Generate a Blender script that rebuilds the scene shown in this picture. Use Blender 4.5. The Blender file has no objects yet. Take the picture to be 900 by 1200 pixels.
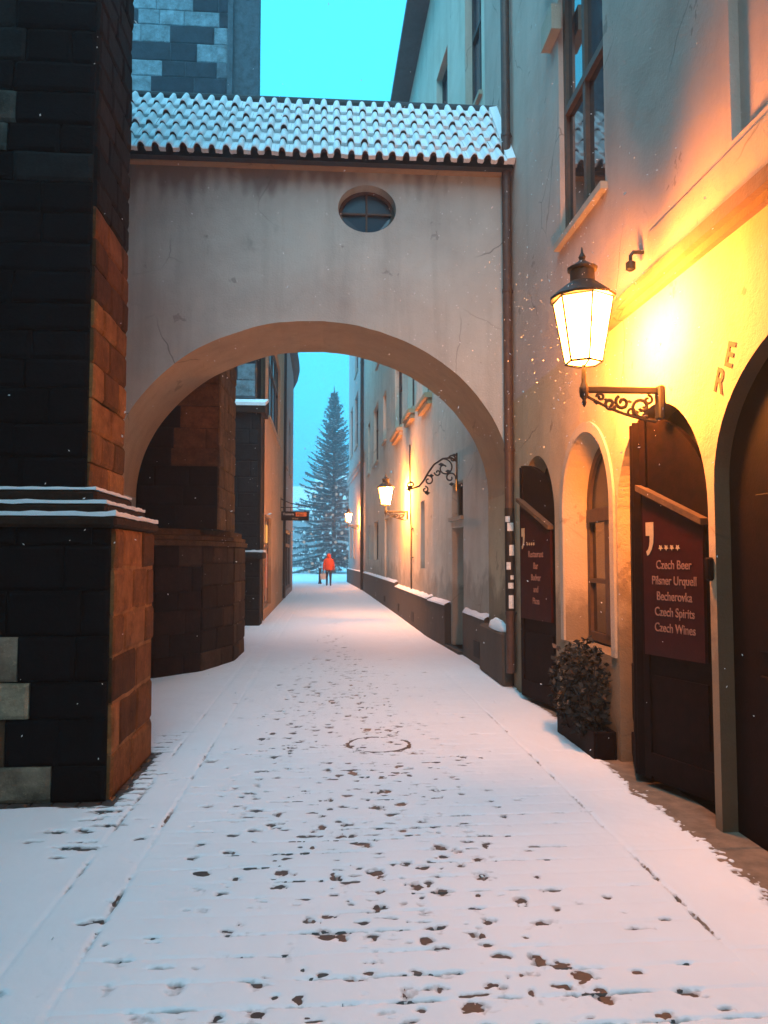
import bpy, bmesh, math, random
import numpy as np
from mathutils import Vector, Matrix, noise as mnoise
random.seed(7); rng = np.random.default_rng(7)
S = bpy.context.scene; COL = S.collection
R = math.radians; PI = math.pi

# ------------------------------------------------------------------ camera
cam = bpy.data.cameras.new('camera'); camo = bpy.data.objects.new('camera', cam); COL.objects.link(camo)
camo.location = (0, 0, 1.6); camo.rotation_euler = (R(90 + 3.366), 0, R(-4.182))
cam.sensor_fit = 'VERTICAL'; cam.sensor_height = 24.0; cam.lens = 24.0 * 901 / 1200
cam.clip_start = 0.05; cam.clip_end = 2000
S.camera = camo
# ------------------------------------------------------------------ sky: overcast winter dusk, plus a faint low-sun sky
W = bpy.data.worlds.new('World'); S.world = W; W.use_nodes = True
nt = W.node_tree; nt.nodes.clear()
sky = nt.nodes.new('ShaderNodeTexSky'); sky.sky_type = 'NISHITA'; sky.sun_disc = False
sky.sun_elevation = R(50); sky.sun_rotation = R(198)
b1 = nt.nodes.new('ShaderNodeBackground'); b1.inputs[1].default_value = 0.01
b2 = nt.nodes.new('ShaderNodeBackground'); b2.inputs[0].default_value = (0.050, 0.58, 0.96, 1); b2.inputs[1].default_value = 1.4
ad = nt.nodes.new('ShaderNodeAddShader'); wo = nt.nodes.new('ShaderNodeOutputWorld')
nt.links.new(sky.outputs[0], b1.inputs[0]); nt.links.new(b1.outputs[0], ad.inputs[0]); nt.links.new(b2.outputs[0], ad.inputs[1]); nt.links.new(ad.outputs[0], wo.inputs[0])
sun = bpy.data.lights.new('sun', 'SUN'); sun.energy = 2.5; sun.angle = R(45); sun.color = (0.52, 0.85, 1.0)
suno = bpy.data.objects.new('sun', sun); COL.objects.link(suno); suno.rotation_euler = (R(38), R(-14), 0); suno.location = (0, 0, 40)
vs = S.view_settings; vs.view_transform = 'Standard'; vs.look = 'None'; vs.exposure = 0.5; vs.gamma = 1.0; vs.use_curve_mapping = False
S.render.engine = 'CYCLES'
S.cycles.max_bounces = 4; S.cycles.diffuse_bounces = 2; S.cycles.glossy_bounces = 2; S.cycles.transparent_max_bounces = 8
S.cycles.sample_clamp_indirect = 6.0; S.cycles.use_denoising = True; S.cycles.volume_bounces = 0
S.cycles.volume_step_rate = 4.0
LAMP = (1.0, 0.30, 0.045); LAMP_L = 60.0

# ------------------------------------------------------------------ materials
MATS = {}
def newmat(n):
    m = bpy.data.materials.new(n); m.use_nodes = True; MATS[n] = m
    return m, m.node_tree, m.node_tree.nodes['Principled BSDF']
def N(t, k, **kw):
    n = t.nodes.new(k)
    for a, v in kw.items():
        if a.startswith('i_'): n.inputs[a[2:].replace('_', ' ')].default_value = v
        else: setattr(n, a, v)
    return n
def L(t, a, b): t.links.new(a, b)
def noise_tex(t, scale, detail=4, rough=0.55, vec=None):
    n = N(t, 'ShaderNodeTexNoise'); n.inputs['Scale'].default_value = scale; n.inputs['Detail'].default_value = detail; n.inputs['Roughness'].default_value = rough
    if vec: L(t, vec, n.inputs['Vector'])
    return n.outputs['Fac']
def ramp(t, fac, p0, p1, c0=(0, 0, 0, 1), c1=(1, 1, 1, 1)):
    r = N(t, 'ShaderNodeValToRGB'); e = r.color_ramp.elements
    e[0].position = p0; e[1].position = p1; e[0].color = c0; e[1].color = c1
    L(t, fac, r.inputs[0]); return r.outputs[0]
def mix(t, fac, a, b, mode='MIX'):
    m = N(t, 'ShaderNodeMix', data_type='RGBA', blend_type=mode)
    for s, v in ((m.inputs[0], fac), (m.inputs[6], a), (m.inputs[7], b)):
        if isinstance(v, (int, float)): s.default_value = v
        elif isinstance(v, tuple): s.default_value = v if len(v) == 4 else v + (1,)
        else: L(t, v, s)
    return m.outputs[2]
def bump(t, p, h, strength, dist=0.02):
    b = N(t, 'ShaderNodeBump'); b.inputs['Strength'].default_value = strength; b.inputs['Distance'].default_value = dist
    L(t, h, b.inputs['Height']); L(t, b.outputs[0], p.inputs['Normal'])
def pos(t, sc=(1, 1, 1)):
    g = N(t, 'ShaderNodeNewGeometry'); m = N(t, 'ShaderNodeMapping'); m.inputs['Scale'].default_value = sc
    L(t, g.outputs['Position'], m.inputs['Vector']); return m.outputs[0]
def mathn(t, op, a, b=None):
    m = N(t, 'ShaderNodeMath', operation=op)
    for s, v in zip(m.inputs, (a, b)):
        if v is None: continue
        if isinstance(v, (int, float)): s.default_value = v
        else: L(t, v, s)
    return m.outputs[0]

def N_color(t, scale, vec):
    n = N(t, 'ShaderNodeTexNoise'); n.inputs['Scale'].default_value = scale; n.inputs['Detail'].default_value = 3; L(t, vec, n.inputs['Vector']); return n.outputs['Color']
def plaster(n, col, dirt, streak=0.5, patch=0.4, low=0.0, eave=None, upper=None):
    m, t, p = newmat(n); v = pos(t)
    big = ramp(t, noise_tex(t, 0.9, 6, 0.62, v), 0.42, 0.72)
    st = ramp(t, noise_tex(t, 3.2, 4, 0.6, pos(t, (1, 1, 0.09))), 0.50, 0.80)
    fine = noise_tex(t, 22, 5, 0.7, v)
    c = mix(t, mathn(t, 'MULTIPLY', big, patch), col, dirt)
    c = mix(t, mathn(t, 'MULTIPLY', st, streak), c, tuple(x * 0.55 for x in dirt))
    c = mix(t, mathn(t, 'MULTIPLY', ramp(t, fine, 0.55, 0.8), 0.18), c, tuple(x * 0.6 for x in dirt))
    vo = N(t, 'ShaderNodeTexVoronoi', feature='DISTANCE_TO_EDGE'); vo.inputs['Scale'].default_value = 0.75
    wp = mix(t, 0.16, v, N_color(t, 2.6, v)); L(t, wp, vo.inputs['Vector'])
    ck = mathn(t, 'MULTIPLY', ramp(t, vo.outputs['Distance'], 0.0, 0.006, (1, 1, 1, 1), (0, 0, 0, 1)), ramp(t, noise_tex(t, 0.8, 2, 0.5, v), 0.5, 0.62))
    c = mix(t, mathn(t, 'MULTIPLY', ck, 0.75), c, tuple(x * 0.25 for x in dirt))
    fl = ramp(t, noise_tex(t, 1.9, 5, 0.68, v), 0.655, 0.675)
    c = mix(t, mathn(t, 'MULTIPLY', fl, 0.55), c, tuple(x * 0.62 for x in dirt))
    sx = N(t, 'ShaderNodeSeparateXYZ'); g = N(t, 'ShaderNodeNewGeometry'); L(t, g.outputs['Position'], sx.inputs[0])
    if upper:  # greyer above the string course, beyond the lamp's warmth; light put into the colour
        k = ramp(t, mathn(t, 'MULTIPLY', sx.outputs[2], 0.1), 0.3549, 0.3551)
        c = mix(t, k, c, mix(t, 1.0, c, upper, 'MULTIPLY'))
    if low:    # damp grime that climbs from the ground in an uneven line
        h = mathn(t, 'ADD', sx.outputs[2], mathn(t, 'MULTIPLY', noise_tex(t, 1.6, 5, 0.6, v), -2.2))
        k = ramp(t, h, -0.9, 0.35, (1, 1, 1, 1), (0, 0, 0, 1))
        c = mix(t, mathn(t, 'MULTIPLY', k, low), c, tuple(x * 0.4 for x in dirt))
    if eave:   # run-off stains hanging from the tiles
        wv = mathn(t, 'SINE', mathn(t, 'MULTIPLY', sx.outputs[0], 2 * PI / 0.168))
        nz = noise_tex(t, 1.3, 3, 0.5, v)
        h = mathn(t, 'ADD', sx.outputs[2], mathn(t, 'MULTIPLY', nz, -1.1))
        h = mathn(t, 'ADD', h, mathn(t, 'MULTIPLY', wv, -0.07))
        h = mathn(t, 'ADD', h, mathn(t, 'MULTIPLY', sx.outputs[0], -0.10))
        k = ramp(t, mathn(t, 'SUBTRACT', h, 5.6), 0.02, 0.30)
        c = mix(t, mathn(t, 'MULTIPLY', k, 0.75), c, (0.16, 0.13, 0.12, 1))
    L(t, c, p.inputs['Base Color']); p.inputs['Roughness'].default_value = 0.93
    hh = mathn(t, 'ADD', mathn(t, 'MULTIPLY', noise_tex(t, 3.4, 2, 0.5, v), 3.0), noise_tex(t, 45, 2, 0.7, v))
    bump(t, p, hh, 0.42, 0.014)
    return m
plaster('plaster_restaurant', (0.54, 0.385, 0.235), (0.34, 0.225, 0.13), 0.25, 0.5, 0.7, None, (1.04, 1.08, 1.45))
plaster('plaster_band', (0.46, 0.38, 0.29), (0.30, 0.24, 0.19), 0.3, 0.5)
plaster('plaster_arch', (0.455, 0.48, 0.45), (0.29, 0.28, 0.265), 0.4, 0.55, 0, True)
plaster('plaster_lane', (0.68, 0.60, 0.49), (0.44, 0.33, 0.23), 0.32, 0.5, 0.5)
plaster('plaster_far', (0.55, 0.46, 0.43), (0.38, 0.32, 0.29), 0.3, 0.4, 0.3)
plaster('plaster_ochre', (0.50, 0.34, 0.20), (0.34, 0.22, 0.13), 0.3, 0.5, 0.5)
plaster('plaster_soffit', (0.46, 0.31, 0.19), (0.30, 0.20, 0.13), 0.3, 0.5)  # lamp's orange bounce on the arch underside is put into this ochre
plaster('plaster_reveal', (0.13, 0.06, 0.025), (0.07, 0.035, 0.018), 0.5, 0.7)  # warm light on the big arch's reveal is put into this brown
plaster('plaster_course', (0.24, 0.14, 0.075), (0.12, 0.07, 0.04), 0.5, 0.7)
plaster('plaster_grey', (0.36, 0.36, 0.37), (0.24, 0.24, 0.25), 0.3, 0.5, 0.5)
plaster('plaster_plinth', (0.20, 0.145, 0.10), (0.075, 0.06, 0.05), 0.6, 0.8, 0.8)

def simple(n, col, rough=0.7, metal=0.0, var=0.25, scale=9, bmp=0.15, spec=0.5):
    m, t, p = newmat(n); v = pos(t)
    f = noise_tex(t, scale, 5, 0.65, v)
    c = mix(t, ramp(t, f, 0.3, 0.75), tuple(x * (1 - var) for x in col) + (1,), tuple(min(1, x * (1 + var)) for x in col) + (1,))
    L(t, c, p.inputs['Base Color']); p.inputs['Roughness'].default_value = rough; p.inputs['Metallic'].default_value = metal
    p.inputs['Specular IOR Level'].default_value = spec
    if bmp: bump(t, p, noise_tex(t, scale * 5, 2, 0.6, v), bmp, 0.006)
    return m
simple('iron', (0.018, 0.016, 0.015), 0.5, 0.3)
simple('dark_wood', (0.0085, 0.0024, 0.0018), 0.7, 0, 0.6, 14, 0.2, 0.08)
simple('red_board', (0.034, 0.0022, 0.002), 0.5, 0, 0.3, 10, 0.08, 0.25)
simple('window_wood', (0.085, 0.045, 0.025), 0.6, 0, 0.3, 16)
simple('dark_frame', (0.035, 0.026, 0.024), 0.6, 0, 0.3, 16)
simple('door_wood', (0.10, 0.055, 0.028), 0.6, 0, 0.4, 16)
simple('interior', (0.012, 0.009, 0.008), 0.9, 0, 0.2, 5, 0)
simple('pipe_paint', (0.075, 0.036, 0.024), 0.55, 0, 0.4, 12)
simple('clay', (0.055, 0.020, 0.014), 0.85, 0, 0.5, 18)
simple('slate', (0.045, 0.045, 0.05), 0.8, 0, 0.3, 12)
simple('soffit_paint', (0.07, 0.075, 0.085), 0.8, 0, 0.3, 6)
simple('paint_cream', (0.52, 0.36, 0.20), 0.7, 0, 0.12, 40, 0)
simple('paint_pink', (0.27, 0.125, 0.085), 0.7, 0, 0.15, 60, 0)
simple('paint_letter', (0.035, 0.016, 0.007), 0.8, 0, 0.5, 50, 0)
simple('sticker_white', (0.70, 0.68, 0.64), 0.6, 0, 0.25, 30, 0)
simple('poster', (0.42, 0.30, 0.20), 0.5, 0, 0.8, 9, 0)
simple('sign_orange', (0.75, 0.16, 0.03), 0.5, 0, 0.2, 20, 0)
simple('jacket', (0.72, 0.075, 0.015), 0.7, 0, 0.2, 14, 0.3)
simple('jeans', (0.022, 0.028, 0.045), 0.85, 0, 0.3, 20, 0.2)
simple('boots', (0.02, 0.018, 0.017), 0.6)
simple('skin', (0.55, 0.33, 0.25), 0.6, 0, 0.08, 30, 0)
simple('bag_white', (0.62, 0.60, 0.56), 0.6, 0, 0.15, 12)
simple('bark', (0.06, 0.045, 0.035), 0.95, 0, 0.4, 12, 0.6)
simple('needles', (0.075, 0.115, 0.125), 0.8, 0, 0.5, 2.5, 0)  # pale teal: distance haze is put into the needle colour
simple('leaves', (0.005, 0.007, 0.004), 0.7, 0, 0.6, 14, 0)
simple('dry_leaves', (0.06, 0.03, 0.012), 0.6, 0, 0.5, 14, 0)
simple('ornament', (0.72, 0.72, 0.70), 0.45, 0, 0.1, 5, 0)
simple('ornament_red', (0.50, 0.07, 0.05), 0.4, 0, 0.1, 5, 0)
simple('bed', (0.050, 0.040, 0.034), 0.8, 0, 0.5, 20, 0.4)
simple('cast_iron', (0.030, 0.027, 0.025), 0.6, 0.3, 0.4, 30, 0.4)
simple('flag', (0.20, 0.14, 0.095), 0.75, 0, 0.45, 7, 0.4)

def stone_mat(n):
    m, t, p = newmat(n); v = pos(t)
    oi = N(t, 'ShaderNodeObjectInfo')
    f = noise_tex(t, 5.5, 6, 0.7, v); f2 = noise_tex(t, 26, 5, 0.7, v)
    c = mix(t, ramp(t, f, 0.28, 0.72), oi.outputs['Color'], mix(t, 1.0, oi.outputs['Color'], (0.30, 0.27, 0.25, 1), 'MULTIPLY'))
    fleck = mix(t, 1.0, oi.outputs['Color'], (1.5, 1.35, 1.25, 1), 'MULTIPLY')
    c = mix(t, mathn(t, 'MULTIPLY', ramp(t, f2, 0.55, 0.75), 0.6), c, fleck)  # paler flecks scattered by the fine noise
    L(t, c, p.inputs['Base Color']); p.inputs['Roughness'].default_value = 0.9; p.inputs['Specular IOR Level'].default_value = 0.12
    bump(t, p, mathn(t, 'ADD', mathn(t, 'MULTIPLY', f, 2.0), f2), 0.55, 0.02)
stone_mat('stone')
def sett_mat():
    m, t, p = newmat('sett'); v = pos(t)
    f = noise_tex(t, 9, 5, 0.65, v); f2 = noise_tex(t, 55, 4, 0.7, v)
    c = mix(t, ramp(t, f, 0.35, 0.7), (0.020, 0.019, 0.020, 1), (0.080, 0.066, 0.056, 1))
    L(t, c, p.inputs['Base Color']); p.inputs['Roughness'].default_value = 0.55
    bump(t, p, f2, 0.4, 0.006)
sett_mat()
def snow_mat(n, col=(0.84, 0.86, 0.88), s=1.0):
    m, t, p = newmat(n); v = pos(t)
    f = noise_tex(t, 3.0, 5, 0.6, v); f2 = noise_tex(t, 70 * s, 4, 0.7, v); f3 = noise_tex(t, 14 * s, 4, 0.6, v)
    c = mix(t, mathn(t, 'MULTIPLY', ramp(t, f, 0.45, 0.75), 0.35), col + (1,), tuple(x * 0.84 for x in col) + (1,))
    L(t, c, p.inputs['Base Color']); p.inputs['Roughness'].default_value = 0.75; p.inputs['Specular IOR Level'].default_value = 0.2
    bump(t, p, mathn(t, 'ADD', mathn(t, 'MULTIPLY', f3, 2.0), f2), 0.35, 0.010 / s)
snow_mat('snow'); snow_mat('snow_far', (0.84, 0.86, 0.88), 0.1)
def lane_snow():
    # thin trodden snow: attribute 'thin' (0..1) is how far the snow is worn down, letting grey slush show
    m, t, p = newmat('lane_snow'); v = pos(t)
    a = N(t, 'ShaderNodeAttribute', attribute_name='thin')
    f = noise_tex(t, 2.2, 5, 0.6, v); f2 = noise_tex(t, 90, 4, 0.7, v); f3 = noise_tex(t, 18, 4, 0.6, v)
    c = mix(t, mathn(t, 'MULTIPLY', ramp(t, f, 0.45, 0.75), 0.3), (0.85, 0.86, 0.88, 1), (0.72, 0.73, 0.75, 1))
    k = mathn(t, 'ADD', a.outputs['Fac'], mathn(t, 'MULTIPLY', mathn(t, 'SUBTRACT', f3, 0.5), 0.9))
    kk = ramp(t, k, 0.35, 1.15)
    c = mix(t, kk, c, (0.15, 0.13, 0.115, 1))
    L(t, c, p.inputs['Base Color']); p.inputs['Roughness'].default_value = 0.7; p.inputs['Specular IOR Level'].default_value = 0.2
    bump(t, p, noise_tex(t, 60, 3, 0.7, v), 0.30, 0.008)
lane_snow()
def glass_mat(n, col, rough=0.04):
    m, t, p = newmat(n); v = pos(t)
    p.inputs['Base Color'].default_value = col + (1,); p.inputs['Roughness'].default_value = rough; p.inputs['Specular IOR Level'].default_value = 1.0
    p.inputs['IOR'].default_value = 1.9
    bump(t, p, noise_tex(t, 2.2, 2, 0.5, v), 0.05, 0.02)
glass_mat('glass', (0.012, 0.014, 0.018))
glass_mat('old_glass', (0.02, 0.03, 0.05), 0.22); MATS['old_glass'].node_tree.nodes['Principled BSDF'].inputs['IOR'].default_value = 1.45; MATS['old_glass'].node_tree.nodes['Principled BSDF'].inputs['Specular IOR Level'].default_value = 0.5
def emit(n, col, s):
    m, t, p = newmat(n); t.nodes.remove(p)
    e = N(t, 'ShaderNodeEmission'); e.inputs[0].default_value = col + (1,); e.inputs[1].default_value = s
    L(t, e.outputs[0], t.nodes['Material Output'].inputs[0])
emit('lamp_glass', LAMP, LAMP_L); emit('lamp_glass_wall', LAMP, LAMP_L * 9); emit('lamp_glass_far', LAMP, LAMP_L * 18)   # extra glow added to the wall-side panes to brighten the wall
emit('shop_light', (1.0, 0.42, 0.10), 0.9)
emit('fairy_light', (1.0, 0.93, 0.85), 0.35)

# ------------------------------------------------------------------ mesh helpers
class MB:
    def __init__(s): s.v = []; s.f = []; s.m = []
    def add(s, vs, fs, m=0):
        o = len(s.v); s.v += [tuple(x) for x in vs]; s.f += [tuple(i + o for i in f) for f in fs]; s.m += [m] * len(fs); return s
    def quad(s, a, b, c, d, m=0): return s.add([a, b, c, d], [(0, 1, 2, 3)], m)
    def box(s, x0, x1, y0, y1, z0, z1, m=0):
        v = [(x, y, z) for z in (z0, z1) for y in (y0, y1) for x in (x0, x1)]
        return s.add(v, [(0, 2, 3, 1), (4, 5, 7, 6), (0, 1, 5, 4), (2, 6, 7, 3), (0, 4, 6, 2), (1, 3, 7, 5)], m)
    def bbox(s, x0, x1, y0, y1, z0, z1, b=0.01, m=0, M=None, jit=0.0):
        # chamfered box: 24 vertices
        v = []; X, Y, Z = (x0, x1), (y0, y1), (z0, z1)
        b = min(b, 0.3 * abs(x1 - x0), 0.3 * abs(y1 - y0), 0.3 * abs(z1 - z0)); idx = {}
        for i in (0, 1):
            for j in (0, 1):
                for k in (0, 1):
                    sx, sy, sz = (1 if i == 0 else -1), (1 if j == 0 else -1), (1 if k == 0 else -1)
                    jj = [random.uniform(-jit, jit) for _ in range(3)]
                    for ax in range(3):
                        q = [X[i] + (0 if ax == 0 else sx * b), Y[j] + (0 if ax == 1 else sy * b), Z[k] + (0 if ax == 2 else sz * b)]
                        idx[i, j, k, ax] = len(v); v.append([q[n] + jj[n] for n in range(3)])
        f = []
        for a in range(3):
            u, w = [n for n in range(3) if n != a]
            for e in (0, 1):
                def key(uu, ww):
                    t = [0, 0, 0]; t[a] = e; t[u] = uu; t[w] = ww; return tuple(t)
                ring = [key(0, 0), key(1, 0), key(1, 1), key(0, 1)]
                q = [idx[k + (a,)] for k in ring]
                f.append(q if ((e == 1) ^ (a == 1)) else q[::-1])
        for a in range(3):
            u, w = [n for n in range(3) if n != a]
            for uu in (0, 1):
                for ww in (0, 1):
                    t0 = [0, 0, 0]; t0[u] = uu; t0[w] = ww; t1 = list(t0); t1[a] = 1
                    f.append([idx[tuple(t0) + (u,)], idx[tuple(t1) + (u,)], idx[tuple(t1) + (w,)], idx[tuple(t0) + (w,)]])
        for i in (0, 1):
            for j in (0, 1):
                for k in (0, 1): f.append([idx[i, j, k, 0], idx[i, j, k, 1], idx[i, j, k, 2]])
        if M is not None: v = [tuple(M @ Vector(q)) for q in v]
        return s.add(v, f, m)
    def tube(s, pts, r, n=8, m=0, cap=True):
        pts = [Vector(p) for p in pts]; rr = r if isinstance(r, (list, tuple)) else [r] * len(pts)
        rings = []; o = len(s.v); prev = None
        for i, p in enumerate(pts):
            d = (pts[min(i + 1, len(pts) - 1)] - pts[max(i - 1, 0)]).normalized()
            a = prev if prev is not None else (Vector((0, 0, 1)) if abs(d.z) < 0.9 else Vector((1, 0, 0)))
            a = (a - d * a.dot(d)); a = a.normalized() if a.length > 1e-6 else d.orthogonal().normalized(); b = d.cross(a); prev = a
            for k in range(n):
                t = 2 * PI * k / n; s.v.append(tuple(p + (a * math.cos(t) + b * math.sin(t)) * rr[i]))
        for i in range(len(pts) - 1):
            for k in range(n):
                k2 = (k + 1) % n; s.f.append((o + i * n + k, o + i * n + k2, o + (i + 1) * n + k2, o + (i + 1) * n + k)); s.m.append(m)
        if cap:
            s.f.append(tuple(o + k for k in range(n))[::-1]); s.m.append(m)
            s.f.append(tuple(o + (len(pts) - 1) * n + k for k in range(n))); s.m.append(m)
        return s
    def lathe(s, c, prof, n=12, m=0, rot=0.0):
        o = len(s.v)
        for r, z in prof:
            for k in range(n):
                t = 2 * PI * k / n + rot; s.v.append((c[0] + r * math.cos(t), c[1] + r * math.sin(t), c[2] + z))
        for i in range(len(prof) - 1):
            for k in range(n):
                k2 = (k + 1) % n; s.f.append((o + i * n + k, o + i * n + k2, o + (i + 1) * n + k2, o + (i + 1) * n + k)); s.m.append(m)
        s.f.append(tuple(o + k for k in range(n))[::-1]); s.m.append(m)
        s.f.append(tuple(o + (len(prof) - 1) * n + k for k in range(n))); s.m.append(m)
        return s
    def prism(s, poly, z0, z1, m=0):
        n = len(poly); v = [(x, y, z0) for x, y in poly] + [(x, y, z1) for x, y in poly]
        return s.add(v, [tuple(range(n))[::-1], tuple(range(n, 2 * n))] + [(i, (i + 1) % n, n + (i + 1) % n, n + i) for i in range(n)], m)
    def mesh(s, name, mats, smooth=False):
        me = bpy.data.meshes.new(name); me.from_pydata(s.v, [], s.f)
        for q in (mats if isinstance(mats, (list, tuple)) else [mats]): me.materials.append(MATS[q])
        if any(s.m): me.polygons.foreach_set('material_index', s.m)
        bm = bmesh.new(); bm.from_mesh(me); bmesh.ops.recalc_face_normals(bm, faces=bm.faces); bm.to_mesh(me); bm.free()
        if smooth:
            me.polygons.foreach_set('use_smooth', [True] * len(me.polygons))
            me.set_sharp_from_angle(angle=R(smooth if smooth > 1 else 40))
        me.update(); return me
    def build(s, name, mats, parent=None, smooth=False, **kw): return link(name, s.mesh(name, mats, smooth), parent, **kw)
def link(name, me, parent=None, label=None, cat=None, group=None, kind=None, color=None, M=None):
    o = bpy.data.objects.new(name, me); COL.objects.link(o)
    if parent is not None:
        o.parent = parent; o.matrix_parent_inverse = PINV.get(parent.name, Matrix())
    if M is not None: o.matrix_world = M if parent is None else M
    if label: o['label'] = label
    if cat: o['category'] = cat
    if group: o['group'] = group
    if kind: o['kind'] = kind
    if color: o.color = tuple(color) + (1,)
    return o
PINV = {}
def thing(name, label, cat, loc=(0, 0, 0), group=None):
    # an Empty at the thing's base; children keep world coordinates
    o = bpy.data.objects.new(name, None); COL.objects.link(o); o.location = loc; o.empty_display_size = 0.2
    o['label'] = label; o['category'] = cat
    if group: o['group'] = group
    PINV[o.name] = Matrix.Translation(-Vector(loc)); return o
def text_mesh(name, s, size, mat, depth=0.002, sx=1.0, align='LEFT', offset=0.0):
    c = bpy.data.curves.new(name, 'FONT'); c.body = s; c.size = size; c.extrude = depth; c.align_x = align; c.offset = offset
    o = bpy.data.objects.new(name, c); COL.objects.link(o); o.scale = (sx, 1, 1)
    dg = bpy.context.evaluated_depsgraph_get(); me = bpy.data.meshes.new_from_object(o.evaluated_get(dg))
    bpy.data.objects.remove(o); me.transform(Matrix.Diagonal((sx, 1, 1, 1))); me.materials.clear(); me.materials.append(MATS[mat]); return me

def arc(u): return math.sqrt(max(0.0, 1 - u * u))
class Facade:
    """vertical wall from p0 to p1 with real openings; s runs along it, depth goes inwards (away from the lane)."""
    def __init__(f, p0, p1, inward):
        f.p0 = Vector(p0); d = Vector(p1) - f.p0; f.len = d.length; f.d = d / f.len
        n = Vector((f.d.y, -f.d.x)); f.n = n if n.dot(Vector(inward)) > 0 else -n
    def pt(f, s, q, z): p = f.p0 + f.d * s + f.n * q; return (p.x, p.y, z)
    def sy(f, y): return (y - f.p0.y) / f.d.y
    def wall(f, z0, z1, ops, name, mat, parent, depth=0.25):
        mb = MB(); S_ = {0.0, f.len}; Z = {z0, z1}
        for o in ops: S_ |= {o['s0'], o['s1']}; Z |= {o['z0'], o['z1']}
        S_ = sorted(x for x in S_ if 0 <= x <= f.len); Z = sorted(x for x in Z if z0 <= x <= z1)
        for a, b in zip(S_, S_[1:]):
            for c, d in zip(Z, Z[1:]):
                ms, mz = (a + b) / 2, (c + d) / 2
                if any(o['s0'] < ms < o['s1'] and o['z0'] < mz < o['z1'] for o in ops): continue
                mb.quad(f.pt(a, 0, c), f.pt(b, 0, c), f.pt(b, 0, d), f.pt(a, 0, d))
        for o in ops:
            s0, s1, a, b = o['s0'], o['s1'], o['z0'], o['z1']; rise = o.get('rise', 0); dp = o.get('depth', depth); sp = o.get('splay', 0.0); n0 = len(mb.f)
            if a > z0: mb.quad(f.pt(s0, 0, a), f.pt(s1, 0, a), f.pt(s1 - sp, dp, a), f.pt(s0 + sp, dp, a))
            mb.quad(f.pt(s0, 0, a), f.pt(s0 + sp, dp, a), f.pt(s0 + sp, dp, b - rise), f.pt(s0, 0, b - rise))
            mb.quad(f.pt(s1, 0, a), f.pt(s1, 0, b - rise), f.pt(s1 - sp, dp, b - rise), f.pt(s1 - sp, dp, a))
            if rise == 0: mb.quad(f.pt(s0, 0, b), f.pt(s0 + sp, dp, b), f.pt(s1 - sp, dp, b), f.pt(s1, 0, b))
            else:
                n = 28; c = (s0 + s1) / 2; h = (s1 - s0) / 2; P = []
                for i in range(n + 1):
                    t = PI * i / n; P.append((c - h * math.cos(t), b - rise + rise * math.sin(t), c - (h - sp) * math.cos(t), b - rise + (rise - sp) * math.sin(t)))
                for p, q in zip(P, P[1:]):
                    mb.quad(f.pt(p[0], 0, p[1]), f.pt(q[0], 0, q[1]), f.pt(q[0], 0, b), f.pt(p[0], 0, b))
                    mb.quad(f.pt(p[0], 0, p[1]), f.pt(p[2], dp, p[3]), f.pt(q[2], dp, q[3]), f.pt(q[0], 0, q[1]))
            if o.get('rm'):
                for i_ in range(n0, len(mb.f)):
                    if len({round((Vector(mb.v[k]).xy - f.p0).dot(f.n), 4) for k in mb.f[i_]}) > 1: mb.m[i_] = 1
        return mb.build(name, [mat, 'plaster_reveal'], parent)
    def box(f, mb, s0, s1, q0, q1, z0, z1, m=0):
        v = [f.pt(s, q, z) for z in (z0, z1) for q in (q0, q1) for s in (s0, s1)]
        return mb.add(v, [(0, 2, 3, 1), (4, 5, 7, 6), (0, 1, 5, 4), (2, 6, 7, 3), (0, 4, 6, 2), (1, 3, 7, 5)], m)
    def window(f, s0, s1, z0, z1, parent, q=0.14, fr=0.06, mull=1, trans=(), frame='window_wood', glass='glass', sill=True, name='window', sillmat='plaster_band', label=None):
        w = MB()
        f.box(w, s0, s0 + fr, q, q + .06, z0, z1); f.box(w, s1 - fr, s1, q, q + .06, z0, z1)
        f.box(w, s0 + fr, s1 - fr, q, q + .06, z1 - fr, z1); f.box(w, s0 + fr, s1 - fr, q, q + .06, z0, z0 + fr)
        cuts = [s0 + fr] + [s0 + (s1 - s0) * (i + 1) / (mull + 1) for i in range(mull)] + [s1 - fr]
        for c in cuts[1:-1]: f.box(w, c - fr * .45, c + fr * .45, q - .006, q + .05, z0 + fr, z1 - fr)
        zz = [z0 + fr] + list(trans) + [z1 - fr]
        for z in trans: f.box(w, s0 + fr, s1 - fr, q - .014, q + .052, z - fr * .5, z + fr * .5)
        wo_ = w.build(name, frame, parent)
        if label: wo_['label'] = label
        for a, b in zip(cuts, cuts[1:]):
            for c, d in zip(zz, zz[1:]):
                g = MB(); t = random.uniform(-.004, .004)
                g.quad(f.pt(a, q + .03 + t, c), f.pt(b, q + .03 - t, c), f.pt(b, q + .034 - t, d), f.pt(a, q + .034 + t, d)); g.build('pane', glass, wo_)
        k = MB(); f.box(k, s0, s1, q + .09, q + .1, z0, z1); k.build('reveal_back', 'interior', wo_)
        if sill:
            k = MB(); f.box(k, s0 - .05, s1 + .05, -.06, .0, z0 - .07, z0 - .005); k.build('sill', sillmat, wo_)
        return wo_

# ------------------------------------------------------------------ ground, paving and snow
g = MB(); g.quad((-600, -300, -.045), (600, -300, -.045), (600, 900, -.045), (-600, 900, -.045)); g.build('ground', 'snow_far', kind='structure')
g = MB(); g.quad((-5, -4, -.030), (2.9, -4, -.030), (2.9, 60, -.030), (-5, 60, -.030)); pave = g.build('pavement', 'bed', kind='structure')

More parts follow.
